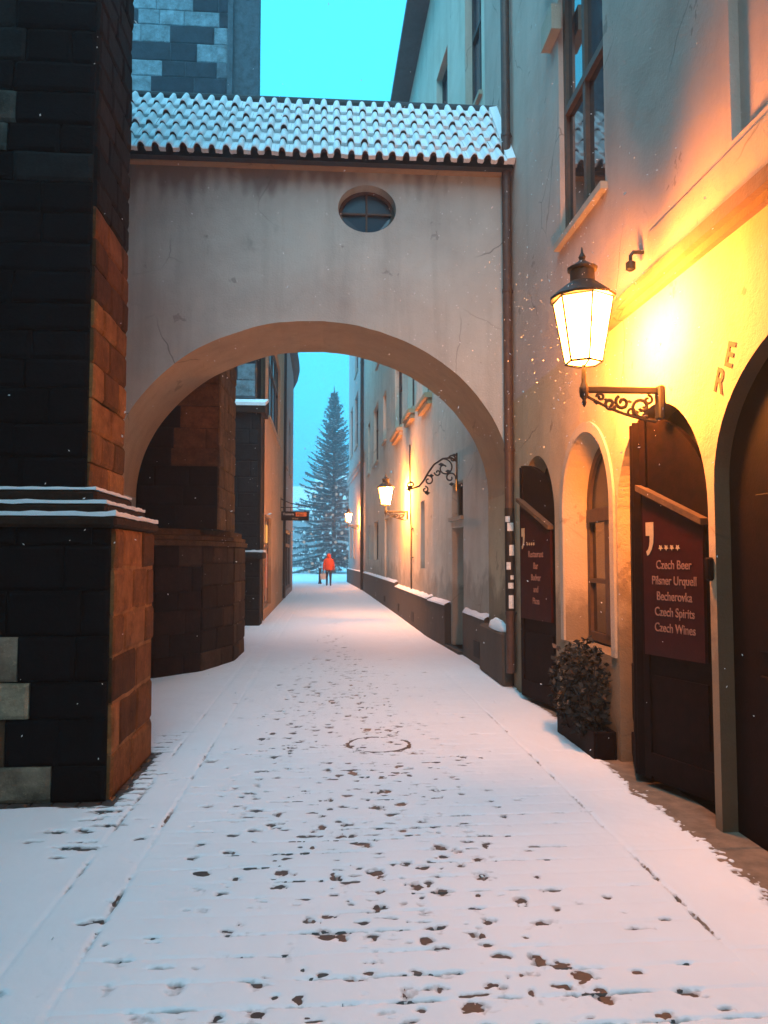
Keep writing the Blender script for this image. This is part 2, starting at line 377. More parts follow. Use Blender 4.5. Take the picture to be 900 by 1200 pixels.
ROW = 0.178; SET = 0.262; XA, XB, XC = -1.24, -0.97, 1.64
def vnoise(x, y, sc, seed=0):
    # smooth value noise on arrays
    x = x * sc + seed * 17.13; y = y * sc + seed * 7.77
    xi = np.floor(x).astype(np.int64); yi = np.floor(y).astype(np.int64); fx = x - xi; fy = y - yi
    fx = fx * fx * (3 - 2 * fx); fy = fy * fy * (3 - 2 * fy)
    def h(a, b):
        n = (a * 374761393 + b * 668265263 + seed * 69069) & 0x7fffffff; n = ((n ^ (n >> 13)) * 1274126177) & 0x7fffffff
        return ((n ^ (n >> 16)) & 0xffff) / 65535.0
    return (h(xi, yi) * (1 - fx) + h(xi + 1, yi) * fx) * (1 - fy) + (h(xi, yi + 1) * (1 - fx) + h(xi + 1, yi + 1) * fx) * fy
# worn spots: heel and toe marks, smears, open joint stretches
spots = []
def walk(x, y, dx, n, step=0.62):
    for i in range(n):
        y2 = y + i * step; xx = x + dx * i * step + (0.09 if i % 2 else -0.09)
        for oy, rx, ry in ((0.10, 0.044, 0.060), (-0.09, 0.034, 0.038)):
            spots.append((xx + random.gauss(0, .012), y2 + oy, rx * random.uniform(.55, 1.0), ry * random.uniform(.35, .85), random.uniform(.3, 1.15)))
for x, y, dx, n in [(-.55, 2.7, .03, 14), (-.15, 2.9, .02, 16), (.12, 2.6, .0, 18), (.38, 2.8, -.02, 16), (.62, 2.7, -.03, 14), (.85, 2.9, -.06, 12), (.3, 3.1, .05, 12), (-.3, 3.3, -.03, 14), (.95, 3.0, .02, 8), (-.05, 8, .01, 22), (.3, 9, -.01, 24), (-.7, 3.1, .06, 12), (-.42, 4.2, .02, 14), (.5, 4.0, -.01, 14), (.2, 4.6, .0, 16), (.75, 3.4, -.05, 10), (-.2, 6.5, .02, 14), (.45, 6.8, -.03, 14), (.1, 12, 0, 20)]: walk(x, y, dx, n)
for i in range(900):
    y = 2.6 + 10 * random.random() ** 1.1; x = random.gauss(.18, .52)
    spots.append((x, y, random.uniform(.010, .042), random.uniform(.008, .022), random.uniform(.35, 1.3)))
for x, y, rx, ry in [(.0, 3.35, .040, .035), (.42, 3.28, .045, .05), (.55, 3.75, .055, .045), (.98, 2.98, .055, .05), (.93, 3.05, .05, .035), (1.01, 2.84, .045, .065), (1.33, 2.83, .045, .03),
                     (-1.25, 2.98, .09, .04), (-1.02, 3.55, .055, .03), (-1.05, 4.55, .05, .03), (-.55, 3.0, .04, .05), (.25, 4.0, .05, .05), (.78, 3.9, .05, .06), (.62, 4.3, .05, .05), (.33, 5.0, .055, .05), (-.9, 6.2, .06, .06)]:
    spots.append((x, y, rx * .8, ry * .8, 1.0))
for i in range(400):   # open joints between the rows
    y = round((2.6 + 8.5 * random.random() ** 1.3) / ROW) * ROW; x = random.uniform(-.95, 1.5) if random.random() < .5 else random.gauss(.15, .5)
    spots.append((x, y, random.uniform(.02, .10), .0085, random.uniform(.45, 1.3)))
for i in range(150):   # faint grey footprints
    y = 2.6 + 10 * random.random() ** 1.3; spots.append((random.gauss(.2, .6), y, random.uniform(.03, .055), random.uniform(.05, .12), random.uniform(.22, .42)))
for i in range(70):    # beside the buttress foot
    y = round(random.uniform(4.3, 7.2) / .12) * .12 + random.gauss(0, .02); x = -1.27 - abs(random.gauss(0, .16))
    spots.append((x, y, random.uniform(.03, .09), .016, random.uniform(.7, 1.6)))
for x, n in ((XC, 26), (XA, 16), (XB, 14)):
    for i in range(n): spots.append((x, random.uniform(2.6, 8), .010, random.uniform(.03, .16), random.uniform(.4, 1.1)))
SP = np.array(spots)
SETTS = []
def sett_rows(y0, y1):
    j0, j1 = int(y0 / ROW), int(y1 / ROW)
    for j in range(j0, j1):
        off = (j % 2) * SET / 2 + random.uniform(-.03, .03); x = XB + .008 - off; first = True
        while x < XC - .03:
            w = SET * random.uniform(.86, 1.14); a = max(x, XB + .008); b = min(x + w, XC - .008)
            if b - a > .05: SETTS.append((a + .006, b - .006, j * ROW + .006, (j + 1) * ROW - .006))
            x += w
sett_rows(2.3, 16)
def edge_field(X, Y):
    """worn amount at the foot of the walls, 0..1"""
    n = vnoise(X, Y, 6, 5) * .6 + vnoise(X, Y, 17, 6) * .4
    e = np.clip((X - (2.25 - .22 * np.clip((7.6 - Y) / 2.5, .2, 1.0) * (0.35 + .75 * n + .35 * vnoise(X, Y, 45, 8)))) / .16, 0, 1) * (Y < 9.3)
    pr = np.maximum(np.maximum(np.abs(X + 2.25) - .83, np.abs(Y - 5.85) - .63), 0)
    e2 = np.clip(1 - pr / (.05 + .10 * n), 0, 1)
    return np.maximum(e, e2)
def snow_h(X, Y):
    n1 = vnoise(X, Y, 1.7, 1); n2 = vnoise(X, Y, 7, 2); n3 = vnoise(X, Y, 28, 3); n4 = vnoise(X, Y, 61, 4)
    H = 0.0105 + (n1 - .5) * .005 + (n2 - .5) * .0045 + (n3 - .5) * .0028
    wear = np.zeros_like(X)
    mid = (X > XB) & (X < XC)
    jd = np.abs((Y / ROW + .5) % 1 - .5) * ROW
    H -= np.where(mid, .0048 * np.exp(-(jd / .011) ** 2) * (.35 + n2 * 1.2), 0)
    for xs in (XA, XB, XC): H -= .0055 * np.exp(-((X - xs - (n2 - .5) * .012) / .011) ** 2) * (.5 + n1)
    sl = np.abs(((Y - 3.12) / 1.06 + .5) % 1 - .5) * 1.06
    H -= np.where(X > XC, .005 * np.exp(-(sl / .012) ** 2), 0)
    H -= .0018 * np.exp(-((X - .25) / .75) ** 2)      # trodden middle
    return H, wear, n3, n4
def snow_patch(name, xs, ys, parent=None):
    X, Y = np.meshgrid(xs, ys); H, wear, n3, n4 = snow_h(X, Y)
    for sx, sy, rx, ry, am in SP:
        i0, i1 = np.searchsorted(ys, (sy - ry * 2.6, sy + ry * 2.6)); j0, j1 = np.searchsorted(xs, (sx - rx * 2.6, sx + rx * 2.6))
        if i1 <= i0 or j1 <= j0: continue
        x = X[i0:i1, j0:j1]; y = Y[i0:i1, j0:j1]
        d = ((x - sx) / rx) ** 2 + ((y - sy) / ry) ** 2
        d = d * (.25 + 1.4 * n3[i0:i1, j0:j1]) + (n4[i0:i1, j0:j1] - .5) * 1.7
        wear[i0:i1, j0:j1] = np.maximum(wear[i0:i1, j0:j1], am * np.exp(-np.clip(d, 0, 9) * .7))
    e = edge_field(X, Y); e = e * (.75 + .9 * n3); wear = np.maximum(wear, e * 1.35)
    mr = np.hypot(X - .44, Y - 6.66); ring = np.exp(-((mr - .262 - (n3 - .5) * .03) / .017) ** 2) * (.25 + 1.1 * n3 * (vnoise(X, Y, 6, 9) + .25) + .6 * (Y < 6.62) * (vnoise(X, Y, 7, 9) > .35))
    wear = np.maximum(wear, ring * 1.1)
    H = H - .020 * np.clip(wear - .18, 0, 2)
    pr = np.maximum(np.maximum(np.abs(X + 2.25) - .83, np.abs(Y - 5.85) - .63), 0)
    ny, nx = X.shape; me = bpy.data.meshes.new(name)
    co = np.stack([X, Y, H], -1).reshape(-1, 3).astype(np.float32)
    i = np.arange(ny - 1)[:, None] * nx + np.arange(nx - 1)[None, :]
    q = np.stack([i, i + 1, i + nx + 1, i + nx], -1).reshape(-1, 4)
    me.vertices.add(len(co)); me.vertices.foreach_set('co', co.ravel()); me.loops.add(q.size); me.loops.foreach_set('vertex_index', q.ravel().astype(np.int32))
    me.polygons.add(len(q)); me.polygons.foreach_set('loop_start', (np.arange(len(q)) * 4).astype(np.int32)); me.polygons.foreach_set('use_smooth', np.ones(len(q), bool))
    me.update(calc_edges=True); me.materials.append(MATS['lane_snow'])
    at = me.attributes.new('thin', 'FLOAT', 'POINT'); at.data.foreach_set('value', np.clip(wear, 0, 1.5).ravel().astype(np.float32))
    return me, X, Y, H
ys = [2.0]
while ys[-1] < 9.4: ys.append(ys[-1] + max(.007, ys[-1] * .0026))
ys = np.array(ys)
near, NX, NY, NH = snow_patch('snow_cover', np.arange(-2.9, 2.36, .0105), ys)
link('snow_cover', near, kind='stuff', label='thin trodden snow over the lane paving, marked with footprints', cat='snow')
yf = [ys[-1]]
while yf[-1] < 62: yf.append(yf[-1] * 1.006)
far, FX, FY, FH = snow_patch('snow_cover', np.linspace(-2.9, 2.6, 200), np.array(yf))
link('snow_cover', far, kind='stuff', label='smooth snow on the lane beyond the arch and towards the tree', cat='snow')
fore = snow_patch('snow_cover', np.linspace(-5, 2.36, 240), np.linspace(-3.5, 2.0, 160))[0]
link('snow_cover', fore, kind='stuff', label='snow on the lane at the very front edge of the view', cat='snow')
lft = snow_patch('snow_cover', np.linspace(-5, -2.9, 70), np.linspace(2.0, 9.4, 200))[0]
link('snow_cover', lft, kind='stuff', label='snow left of the dark buttress foot', cat='snow')
# setts that break through the snow are objects; the rest of the bedded rows is one mass
def stone_top(a, b, c, d, mb, z=0.0): mb.bbox(a, b, c, d, -.03, z + random.uniform(-.0012, .0012), .006)
vis = []; rest = MB()
for a, b, c, d in SETTS:
    k = 0.0
    if d < 9.3:
        m = (NX[0] > a) & (NX[0] < b); r_ = (ys > c) & (ys < d)
        if m.any() and r_.any(): k = float((NH[np.ix_(r_, m)] < -.001).mean())
    vis.append((k, a, b, c, d))
vis.sort(key=lambda q: -q[0] * 100 / q[3] ** 2)
for n, (k, a, b, c, d) in enumerate(vis):
    if math.hypot((a + b) / 2 - .44, (c + d) / 2 - 6.66) < .36: continue
    if n < 230 and k > .02: mb = MB(); stone_top(a, b, c, d, mb); mb.build('sett', 'sett', pave)
    elif d < 10: stone_top(a, b, c, d, rest)
for j in range(int(3.6 / .12), int(9 / .12)):           # small setts by the buttress
    x = XA - .01 - .075 * (j % 2)
    while x > -2.6:
        w = random.uniform(.13, .17); stone_top(x - w + .01, x, j * .12 + .006, (j + 1) * .12 - .006, rest); x -= w
rest.build('sett_rows', 'sett', pave, kind='stuff')
for j in range(-1, 7):
    mb = MB(); y0 = 3.12 + (j - 1) * 1.06; mb.bbox(XC + .006, 2.42, y0 + .006, y0 + 1.054, -.03, .0005, .006); mb.build('flagstone', 'flag', pave)
for j in range(8):
    mb = MB(); y0 = 2.1 + j * .9; mb.bbox(XA + .006, XB - .006, y0 + .005, y0 + .895, -.03, .0, .006); mb.build('kerb_slab', 'sett', pave)
mh = thing('manhole_cover', 'round iron manhole cover half buried in the snow of the lane', 'manhole cover', (.44, 6.66, 0))
mb = MB(); mb.lathe((.44, 6.66, -.03), [(.24, 0), (.24, .031)], 40); mb.build('lid', 'cast_iron', mh)
mb = MB()
ring = [(.245, 0), (.245, .033), (.30, .033), (.30, 0)]
o_ = len(mb.v)
for r_, z in ring:
    for k in range(40): t = 2 * PI * k / 40; mb.v.append((.44 + r_ * math.cos(t), 6.66 + r_ * math.sin(t), -.03 + z))
for i in range(3):
    for k in range(40): mb.f.append((i * 40 + k, i * 40 + (k + 1) % 40, (i + 1) * 40 + (k + 1) % 40, (i + 1) * 40 + k)); mb.m.append(0)
mb.build('ring_frame', 'cast_iron', mh)

# ------------------------------------------------------------------ church: soot-black buttresses and tower
church = thing('church', 'soot blackened stone church with stepped buttresses and tower left of the lane', 'church', (-3, 6, 0))
SOOT = (0.022, 0.019, 0.018); BROWN = (0.115, 0.060, 0.030); TAN = (0.36, 0.27, 0.18); GREY = (0.10, 0.11, 0.115)
def kmul(a, b, c):
    k = random.uniform(a, b); return tuple(v * k for v in c)
def soot_col(s, z):
    r = random.random()
    if r < .68: c = SOOT
    elif r < .92: c = (.045, .034, .028)
    else: c = GREY
    k = random.uniform(.7, 1.35); return tuple(x * k for x in c)
def brown_col(s, z):
    c = BROWN if random.random() < .72 else (.045, .026, .017); k = random.uniform(.7, 1.5); return tuple(x * k for x in c)
def rough_block(mb, hw, hh, q, nx=5, nz=3):
    sd = Vector((random.uniform(0, 90), random.uniform(0, 90), 0)); F_ = []; B_ = []
    for k in range(nz + 1):
        for i in range(nx + 1):
            a, b = i / nx * 2 - 1, k / nz * 2 - 1; ed = (abs(a) > .99) + (abs(b) > .99)
            # inner columns are pushed out towards the border so that the worn arris stays narrow
            x = hw * (a if abs(a) > .99 else math.copysign(min(abs(a) * 1.5, 1 - min(.022 / hw, .3)), a) if abs(a) > .5 else a); z = hh * (b if abs(b) > .99 else math.copysign(1 - min(.024 / hh, .35), b))
            n = Vector((x, z, 0)) * 7 + sd; w1, w2, w3 = mnoise.noise(n), mnoise.noise(n * 2.7 + Vector((9, 0, 0))), mnoise.noise(n * 1.9 + Vector((0, 7, 0)))
            y = q + w1 * .007 - (0 if ed == 0 else .010 + .016 * max(0, w2) + (.006 if ed == 2 else 0))
            F_.append((x + (w2 * .006 if ed else 0), y, z + (w3 * .006 if ed else 0)))
    n = nx + 1; o = len(mb.v); fs = [(k * n + i, k * n + i + 1, (k + 1) * n + i + 1, (k + 1) * n + i) for k in range(nz) for i in range(nx)]
    rim = [i for i in range(nx)] + [k * n + nx for k in range(nz)] + [nz * n + i for i in range(nx, 0, -1)] + [k * n for k in range(nz, 0, -1)]
    vs_ = F_ + [(F_[i][0], -.03, F_[i][2]) for i in rim]; m = len(rim); b0 = len(F_)
    fs += [(rim[i], rim[(i + 1) % m], b0 + (i + 1) % m, b0 + i) for i in range(m)]
    mb.add(vs_, fs)
def masonry(parent, p0, p1, z0, z1, rh, wmin, wmax, colf, proud=.03, joint=.006, s_end=0.0, irregular=.25):
    p0 = Vector(p0); p1 = Vector(p1); d = p1 - p0; ln = d.length; d /= ln; n = Vector((d.y, -d.x))   # outward = right of p0->p1
    z = z0; row = 0
    while z < z1 - .02:
        h = min(rh * random.uniform(1 - irregular * .6, 1 + irregular * .6), z1 - z)
        if z1 - z - h < rh * .35: h = z1 - z
        s = 0.0; s -= (wmin * .5 if row % 2 else 0)
        while s < ln - .005:
            w = random.uniform(wmin, wmax); a = max(s, 0); b = min(s + w, ln)
            if ln - b < wmin * .4: b = ln
            if b - a > .03:
                q = proud + random.uniform(-.005, .007); mb = MB(); c0 = p0 + d * (a + b) / 2
                M = Matrix(((d.x, n.x, 0, c0.x), (d.y, n.y, 0, c0.y), (0, 0, 1, z + h / 2), (0, 0, 0, 1)))
                e = joint / 2; hw = (b - a) / 2 - e; hh = h / 2 - e
                rough_block(mb, hw, hh, q)
                o = mb.build('stone', 'stone', parent, color=colf((a + b) / 2, z + h / 2)); o.matrix_basis = M
            s = b if b > a else s + w
        z += h; row += 1
def core(name, poly, z0, z1, parent, col=SOOT, mat='stone'):
    mb = MB(); mb.prism(poly, z0, z1); return mb.build(name, mat, parent, color=col)
def snow_strip(parent, poly, z, th=.018, name='snow_ledge'):
    # lumpy snow lying on a ledge outline
    mb = MB(); mb.prism(poly, z, z + th); me = mb.mesh(name, 'snow')
    bm = bmesh.new(); bm.from_mesh(me); bmesh.ops.subdivide_edges(bm, edges=[e for e in bm.edges if e.calc_length() > .2], cuts=24, use_grid_fill=True)
    for v in bm.verts:
        if v.co.z > z + th * .5: v.co.z += (mnoise.noise(v.co * 9) * .4 + mnoise.noise(v.co * 31) * .3) * th
        else: v.co.z -= max(0, mnoise.noise(v.co * 14)) * th * .5
    bm.to_mesh(me); bm.free()
    return link(name, me, parent)
def rect(x0, x1, y0, y1): return [(x0, y0), (x1, y0), (x1, y1), (x0, y1)]
# nearest buttress (left foreground)
bt = core('buttress', rect(-3.6, -1.45, 5.28, 6.44), 0, 1.84, church, (.012, .011, .011)); bt['label'] = 'nearest black buttress at the left edge'
def near_front(s, z):
    x = -3.6 + s
    if x < -1.95 and z < 1.15: 
        k = random.uniform(.75, 1.15); c = (TAN, (.32, .24, .17), (.17, .09, .05))[(int(z / .27) + int(s * 3)) % 3]; return tuple(v * k for v in c)
    return kmul(.5, 1.2, (.0035, .0035, .004))
masonry(bt, (-3.6, 5.28), (-1.45, 5.28), 0, 1.80, .27, .30, .62, near_front)
masonry(bt, (-1.45, 5.28), (-1.45, 6.44), 0, 1.80, .29, .40, .66, lambda s, z: kmul(.12, 1.15, (.30, .14, .05)), .034, .016)  # orange lamp light on this side is put into the stone colour
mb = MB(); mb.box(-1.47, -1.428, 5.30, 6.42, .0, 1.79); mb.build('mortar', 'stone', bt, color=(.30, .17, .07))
LED = [(-1.40, 5.21, 6.50, 1.80, .075), (-1.475, 5.26, 6.36, 1.885, .075), (-1.56, 5.30, 6.26, 1.97, .085)]
for x1, y0, y1, z, h in LED:
    mb = MB(); mb.bbox(-3.65, x1, y0, y1, z, z + h, .02); mb.build('ledge', 'stone', bt, color=(.04, .022, .014))
for (x1, y0, y1, z, h), th in zip(LED, (.028, .022, .018)): snow_strip(bt, rect(-3.65, x1 - .004, y0 + .004, y1), z + h + .001, th)
core('shaft', rect(-3.6, -1.635, 5.34, 6.20), 2.055, 13, bt, (.010, .010, .011))
def up_front(s, z):
    x = -3.6 + s
    if x < -2.08 and 4.5 < z < 5.3 and random.random() < .7: return (.085, .095, .085)
    if x < -1.8 and random.random() < .05: return (.018, .022, .023)
    return kmul(.4, 1.3, (.0030, .0032, .0042))
masonry(bt, (-3.6, 5.34), (-1.635, 5.34), 2.055, 7.2, .215, .26, .66, up_front)
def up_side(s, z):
    k = random.choice((random.uniform(.25, .6), random.uniform(.7, 1.2))); c = (.36, .175, .06) if z < 3.35 else ((.15, .068, .026) if z < 4.0 else (.018, .014, .013)); return tuple(v * k for v in c)  # oranger lower down: lamp glow put into the stone colour
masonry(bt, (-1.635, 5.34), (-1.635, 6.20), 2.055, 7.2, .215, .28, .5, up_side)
# second buttress, behind the arch
PB = [(-3.2, 10.3), (-2.30, 10.42), (-1.78, 11.0), (-1.46, 12.0), (-1.42, 13.2), (-3.2, 13.2)]
b2_ = core('buttress', PB, 0, 1.78, church, (.014, .010, .008)); b2_['label'] = 'brown buttress showing through the left of the arch'
for p, q in zip(PB[:4], PB[1:5]): masonry(b2_, p, q, 0, 1.76, .30, .34, .7, lambda s, z: kmul(.6, 1.5, ((.022, .010, .006) if random.random() < .7 else (.055, .03, .018))))
def grow(poly, d): c = Vector((-2.6, 11.9)); return [tuple(c + (Vector(p) - c) * (1 + d)) for p in poly]
for k, (z, h, e) in enumerate([(1.76, .07, .045), (1.84, .06, .02), (1.91, .08, -.03)]):
    mb = MB(); mb.prism(grow(PB, e), z, z + h); mb.build('ledge', 'stone', b2_, color=(.12, .062, .03))
PS_ = [(-3.2, 10.85), (-1.56, 10.98), (-1.50, 12.3), (-3.2, 12.5)]
core('shaft', PS_, 1.99, 7.0, b2_, (.014, .010, .008))
masonry(b2_, PS_[0], PS_[1], 1.99, 5.2, .29, .36, .75, lambda s, z: kmul(.6, 1.3, ((.17, .085, .04) if (s > 1.15 and z > 3.0 and random.random() < .75) else (.016, .0085, .0055))))
masonry(b2_, PS_[1], PS_[2], 1.99, 5.2, .29, .3, .6, lambda s, z: kmul(.6, 1.2, (.17, .10, .055)))
# third buttress, narrow, with a snow cap
b3_ = core('buttress', rect(-3.2, -1.58, 18.2, 18.9), 0, 5.2, church, (.02, .018, .018)); b3_['label'] = 'narrow dark buttress with snow cap in front of the shop house'
masonry(b3_, (-2.7, 18.2), (-1.58, 18.2), 0, 1.55, .36, .35, .6, lambda s, z: (.016, .013, .012))
masonry(b3_, (-2.7, 18.2), (-1.64, 18.2), 1.75, 5.1, .36, .35, .6, lambda s, z: kmul(.6, 1.3, ((.022, .022, .024) if random.random() < .8 else GREY)))
mb = MB(); mb.bbox(-2.8, -1.50, 18.08, 18.95, 1.56, 1.72, .03); mb.build('ledge', 'stone', b3_, color=(.03, .025, .022)); snow_strip(b3_, rect(-2.8, -1.50, 18.10, 18.9), 1.721, .04)
mb = MB(); mb.add([(-2.8, 18.02, 5.15), (-1.48, 18.02, 5.15), (-1.48, 18.98, 5.42), (-2.8, 18.98, 5.42), (-2.8, 18.02, 5.0), (-1.48, 18.02, 5.0), (-1.48, 18.98, 5.0), (-2.8, 18.98, 5.0)], [(0, 1, 2, 3), (4, 5, 6, 7), (0, 1, 5, 4), (1, 2, 6, 5), (2, 3, 7, 6), (3, 0, 4, 7)])
mb.build('cap_stone', 'stone', b3_, color=(.05, .028, .018))
mb = MB(); mb.add([(-2.8, 18.0, 5.152), (-1.47, 18.0, 5.152), (-1.47, 18.98, 5.43), (-2.8, 18.98, 5.43), (-2.8, 18.0, 5.23), (-1.47, 18.0, 5.23), (-1.47, 18.98, 5.50), (-2.8, 18.98, 5.50)], [(0, 1, 2, 3), (4, 5, 6, 7), (0, 1, 5, 4), (1, 2, 6, 5), (2, 3, 7, 6), (3, 0, 4, 7)]); mb.build('snow_cap', 'snow', b3_)
# tower and nave wall
tw = core('tower_wall', rect(-9, -1.80, 19.0, 19.45), 0, 19, church, (.11, .14, .16))  # blue cast of the tower stones: cold sky light put into their colour
def tower_col(s, z):
    c = (.20, .28, .32) if random.random() < .62 else random.choice([(.03, .04, .055), (.02, .027, .04), (.11, .15, .18)]); k = random.uniform(.85, 1.15); return tuple(v * k for v in c)
masonry(tw, (-8.4, 19.0), (-2.58, 19.0), 9.6, 18.6, .46, .5, 1.25, tower_col, .02, .012)
masonry(tw, (-2.40, 18.93), (-1.80, 18.93), 8.0, 17.0, .46, .3, .6, lambda s, z: (.025, .035, .05) if random.random() < .55 else (.11, .15, .18), .02, .012)
mb = MB(); mb.box(-2.56, -2.43, 18.80, 19.0, 5.5, 17); mb.box(-2.43, -1.79, 18.9, 19.0, 5.5, 17); mb.build('corner_strip', 'stone', tw, color=(.08, .105, .125))
masonry(tw, (-2.9, 18.90), (-1.80, 18.90), 5.55, 7.6, .42, .4, .7, tower_col, .02, .012)
core('nave_wall', rect(-9, -3.15, 6.4, 19.0), 0, 6.6, church, (.05, .045, .04)); core('nave_wall', rect(-9, -3.55, -12, 6.4), 0, 14, church, (.05, .045, .04))

# ------------------------------------------------------------------ passage arch with snowy tiles
ar = thing('passage_arch', 'plastered bridge arch with snowy tiled roof and oval window spanning the lane', 'archway', (0, 9.4, 0))
Y0, Y1, ZT = 9.40, 10.85, 6.60; ACX, AA, AZ, AB = -.18, 2.475, 2.42, 2.10; OX, OZ, OA, OB = .475, 5.965, .365, .305
XL, XR = -3.14, 2.295
def arch_z(x):
    u = (x - ACX) / AA; return AZ + AB * arc(u) + .012 * mnoise.noise(Vector((x * 2.1, 3, 0))) + .006 * mnoise.noise(Vector((x * 7, 8, 0))) if abs(u) < 1 else 0.0
xs = sorted(set([XL, XR, ACX - AA, ACX + AA] + [ACX - AA * math.cos(PI * i / 72) for i in range(73)] + [OX - OA * math.cos(PI * i / 24) for i in range(25)]))
xs = [x for x in xs if XL <= x <= XR]
mb = MB()
for a, b in zip(xs, xs[1:]):
    m = (a + b) / 2; za, zb = (arch_z(a), arch_z(b)) if abs(m - ACX) < AA else (0, 0)
    if abs(m - ACX) < AA: za = max(za, AZ); zb = max(zb, AZ)
    if abs(m - OX) < OA:
        oa, ob = OB * arc((a - OX) / OA), OB * arc((b - OX) / OA)
        mb.quad((a, Y0, za), (b, Y0, zb), (b, Y0, OZ - ob), (a, Y0, OZ - oa)); mb.quad((a, Y0, OZ + oa), (b, Y0, OZ + ob), (b, Y0, ZT), (a, Y0, ZT))
    else: mb.quad((a, Y0, za), (b, Y0, zb), (b, Y0, ZT), (a, Y0, ZT))
    mb.quad((a, Y1, za), (a, Y1, ZT), (b, Y1, ZT), (b, Y1, zb))
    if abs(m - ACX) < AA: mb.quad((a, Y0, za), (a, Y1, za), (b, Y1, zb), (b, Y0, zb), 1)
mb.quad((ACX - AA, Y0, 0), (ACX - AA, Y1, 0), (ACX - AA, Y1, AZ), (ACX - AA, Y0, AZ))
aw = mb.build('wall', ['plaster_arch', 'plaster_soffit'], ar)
ow = MB(); n = 40
for i in range(n):
    t0, t1 = 2 * PI * i / n, 2 * PI * (i + 1) / n
    for (ra, ya), (rb, yb) in (((1, Y0), (.97, Y0 + .16)), ((.97, Y0 + .16), (.86, Y0 + .16)), ((.86, Y0 + .16), (.86, Y0 + .2))):
        f_ = lambda r, t, y: (OX + OA * r * math.cos(t), y, OZ + OB * r * math.sin(t))
        ow.quad(f_(ra, t0, ya), f_(ra, t1, ya), f_(rb, t1, yb), f_(rb, t0, yb), 0 if ra == 1 else 1)
for k in range(2):
    if k: ow.box(OX - .012, OX + .012, Y0 + .15, Y0 + .18, OZ - OB * .88, OZ + OB * .88, 1)
    else: ow.box(OX - OA * .88, OX + OA * .88, Y0 + .152, Y0 + .178, OZ - .012, OZ + .012, 1)
owo = ow.build('oval_window', ['plaster_arch', 'window_wood'], ar)
for sx in (-1, 1):
    for sz in (-1, 1):
        p = MB(); c = [(OX, Y0 + .19, OZ)]
        for i in range(9): t = PI / 2 * i / 8; c.append((OX + sx * OA * .87 * math.cos(t), Y0 + .19 + random.uniform(0, .01), OZ + sz * OB * .87 * math.sin(t)))
        p.add(c, [tuple(range(10))]); p.build('pane', 'old_glass', owo)
EY, EZ, RY, RZ = 9.14, 6.47, 10.16, 7.74
mb = MB(); mb.add([(XL, EY + .05, EZ - .02), (XR - .0, EY + .05, EZ - .02), (XR, RY, RZ - .10), (XL, RY, RZ - .10), (XL, 2 * RY - EY, EZ - .06), (XR, 2 * RY - EY, EZ - .06)], [(0, 1, 2, 3), (3, 2, 5, 4), (0, 4, 5, 1)])
mb.tube([(XL, RY + .07, RZ + .045), (XR, RY + .07, RZ + .045)], .085, 12)
roof = mb.build('roof', 'slate', ar)
SL = Vector((0, RY - EY, RZ - EZ)); slen = SL.length; SL /= slen; UP = Vector((0, -SL.z, SL.y))
PIT = .168; EXPO = slen / 5
def tile_mesh(v):
    mb = MB(); n = 12
    jr = random.Random(v); hk = jr.uniform(.85, 1.12); wk = jr.uniform(.235, .27); cu = jr.uniform(.47, .53)
    def prof(u): 
        c = abs(u - cu) / wk; return .066 * hk * math.sqrt(max(0, 1 - c * c)) if c < 1 else 0
    def P(u, s, lift): q = UP * (prof(u) * (1 if s < .6 else 1) + lift) + SL * (s * EXPO); return (u * PIT, q.y, q.z)
    jj = random.Random(v)
    us = [i / n for i in range(n + 1)]
    for a, b in zip(us, us[1:]):
        for s0, s1, l0, l1 in ((0, .12, .046, .054), (.12, .6, .050, .028), (.6, 1.12, .028, .0)):
            mb.quad(P(a, s0, l0), P(b, s0, l0), P(b, s1, l1), P(a, s1, l1), 0)
        hump = prof((a + b) / 2) > .02
        if hump:
            mb.quad(P(a, 0, .046), P(b, 0, .046), P(b, 0.0, .034), P(a, .0, .034), 0)
            mb.quad(P(a, 0, .034), P(b, 0, .034), P(b, .05, -.012), P(a, .05, -.012), 1)
        else: mb.quad(P(a, 0, .046), P(b, 0, .046), P(b, .0, -.004), P(a, .0, -.004), 0)
        mb.quad(P(a, 0, -.012), P(b, 0, -.012), P(b, 1.12, -.03), P(a, 1.12, -.03), 1)
    return mb.mesh('roof_tile', ['snow', 'clay'], 50)
TM = [tile_mesh(i) for i in range(9)]
nc = 32
for c in range(nc):
    for r in range(5):
        p = Vector((2.20 - PIT * (c + 1), EY, EZ)) + SL * (r * EXPO + random.uniform(-.006, .006)) + UP * random.uniform(0, .006)
        o = link('roof_tile', random.choice(TM), roof); o.location = p; o.rotation_euler = (0, random.uniform(-.012, .012), random.uniform(-.008, .008))
mb = MB(); q0 = Vector((2.19, EY, EZ)) + UP * .0; q1 = q0 + SL * slen
mb.add([tuple(q0), tuple(q0 + UP * .07), tuple(q1 + UP * .07), tuple(q1), (2.293, q0.y, q0.z), (2.293, q0.y + UP.y * .09, q0.z + UP.z * .09), (2.293, q1.y + UP.y * .09, q1.z + UP.z * .09), (2.293, q1.y, q1.z)], [(0, 1, 2, 3), (4, 5, 6, 7), (1, 5, 6, 2), (0, 4, 5, 1), (3, 2, 6, 7)])
mb.build('snow_fillet', 'snow', roof)
mb = MB(); mb.box(XL, XR, 9.30, 9.40, 6.43, 6.50); mb.build('eaves_board', 'plaster_soffit', roof)

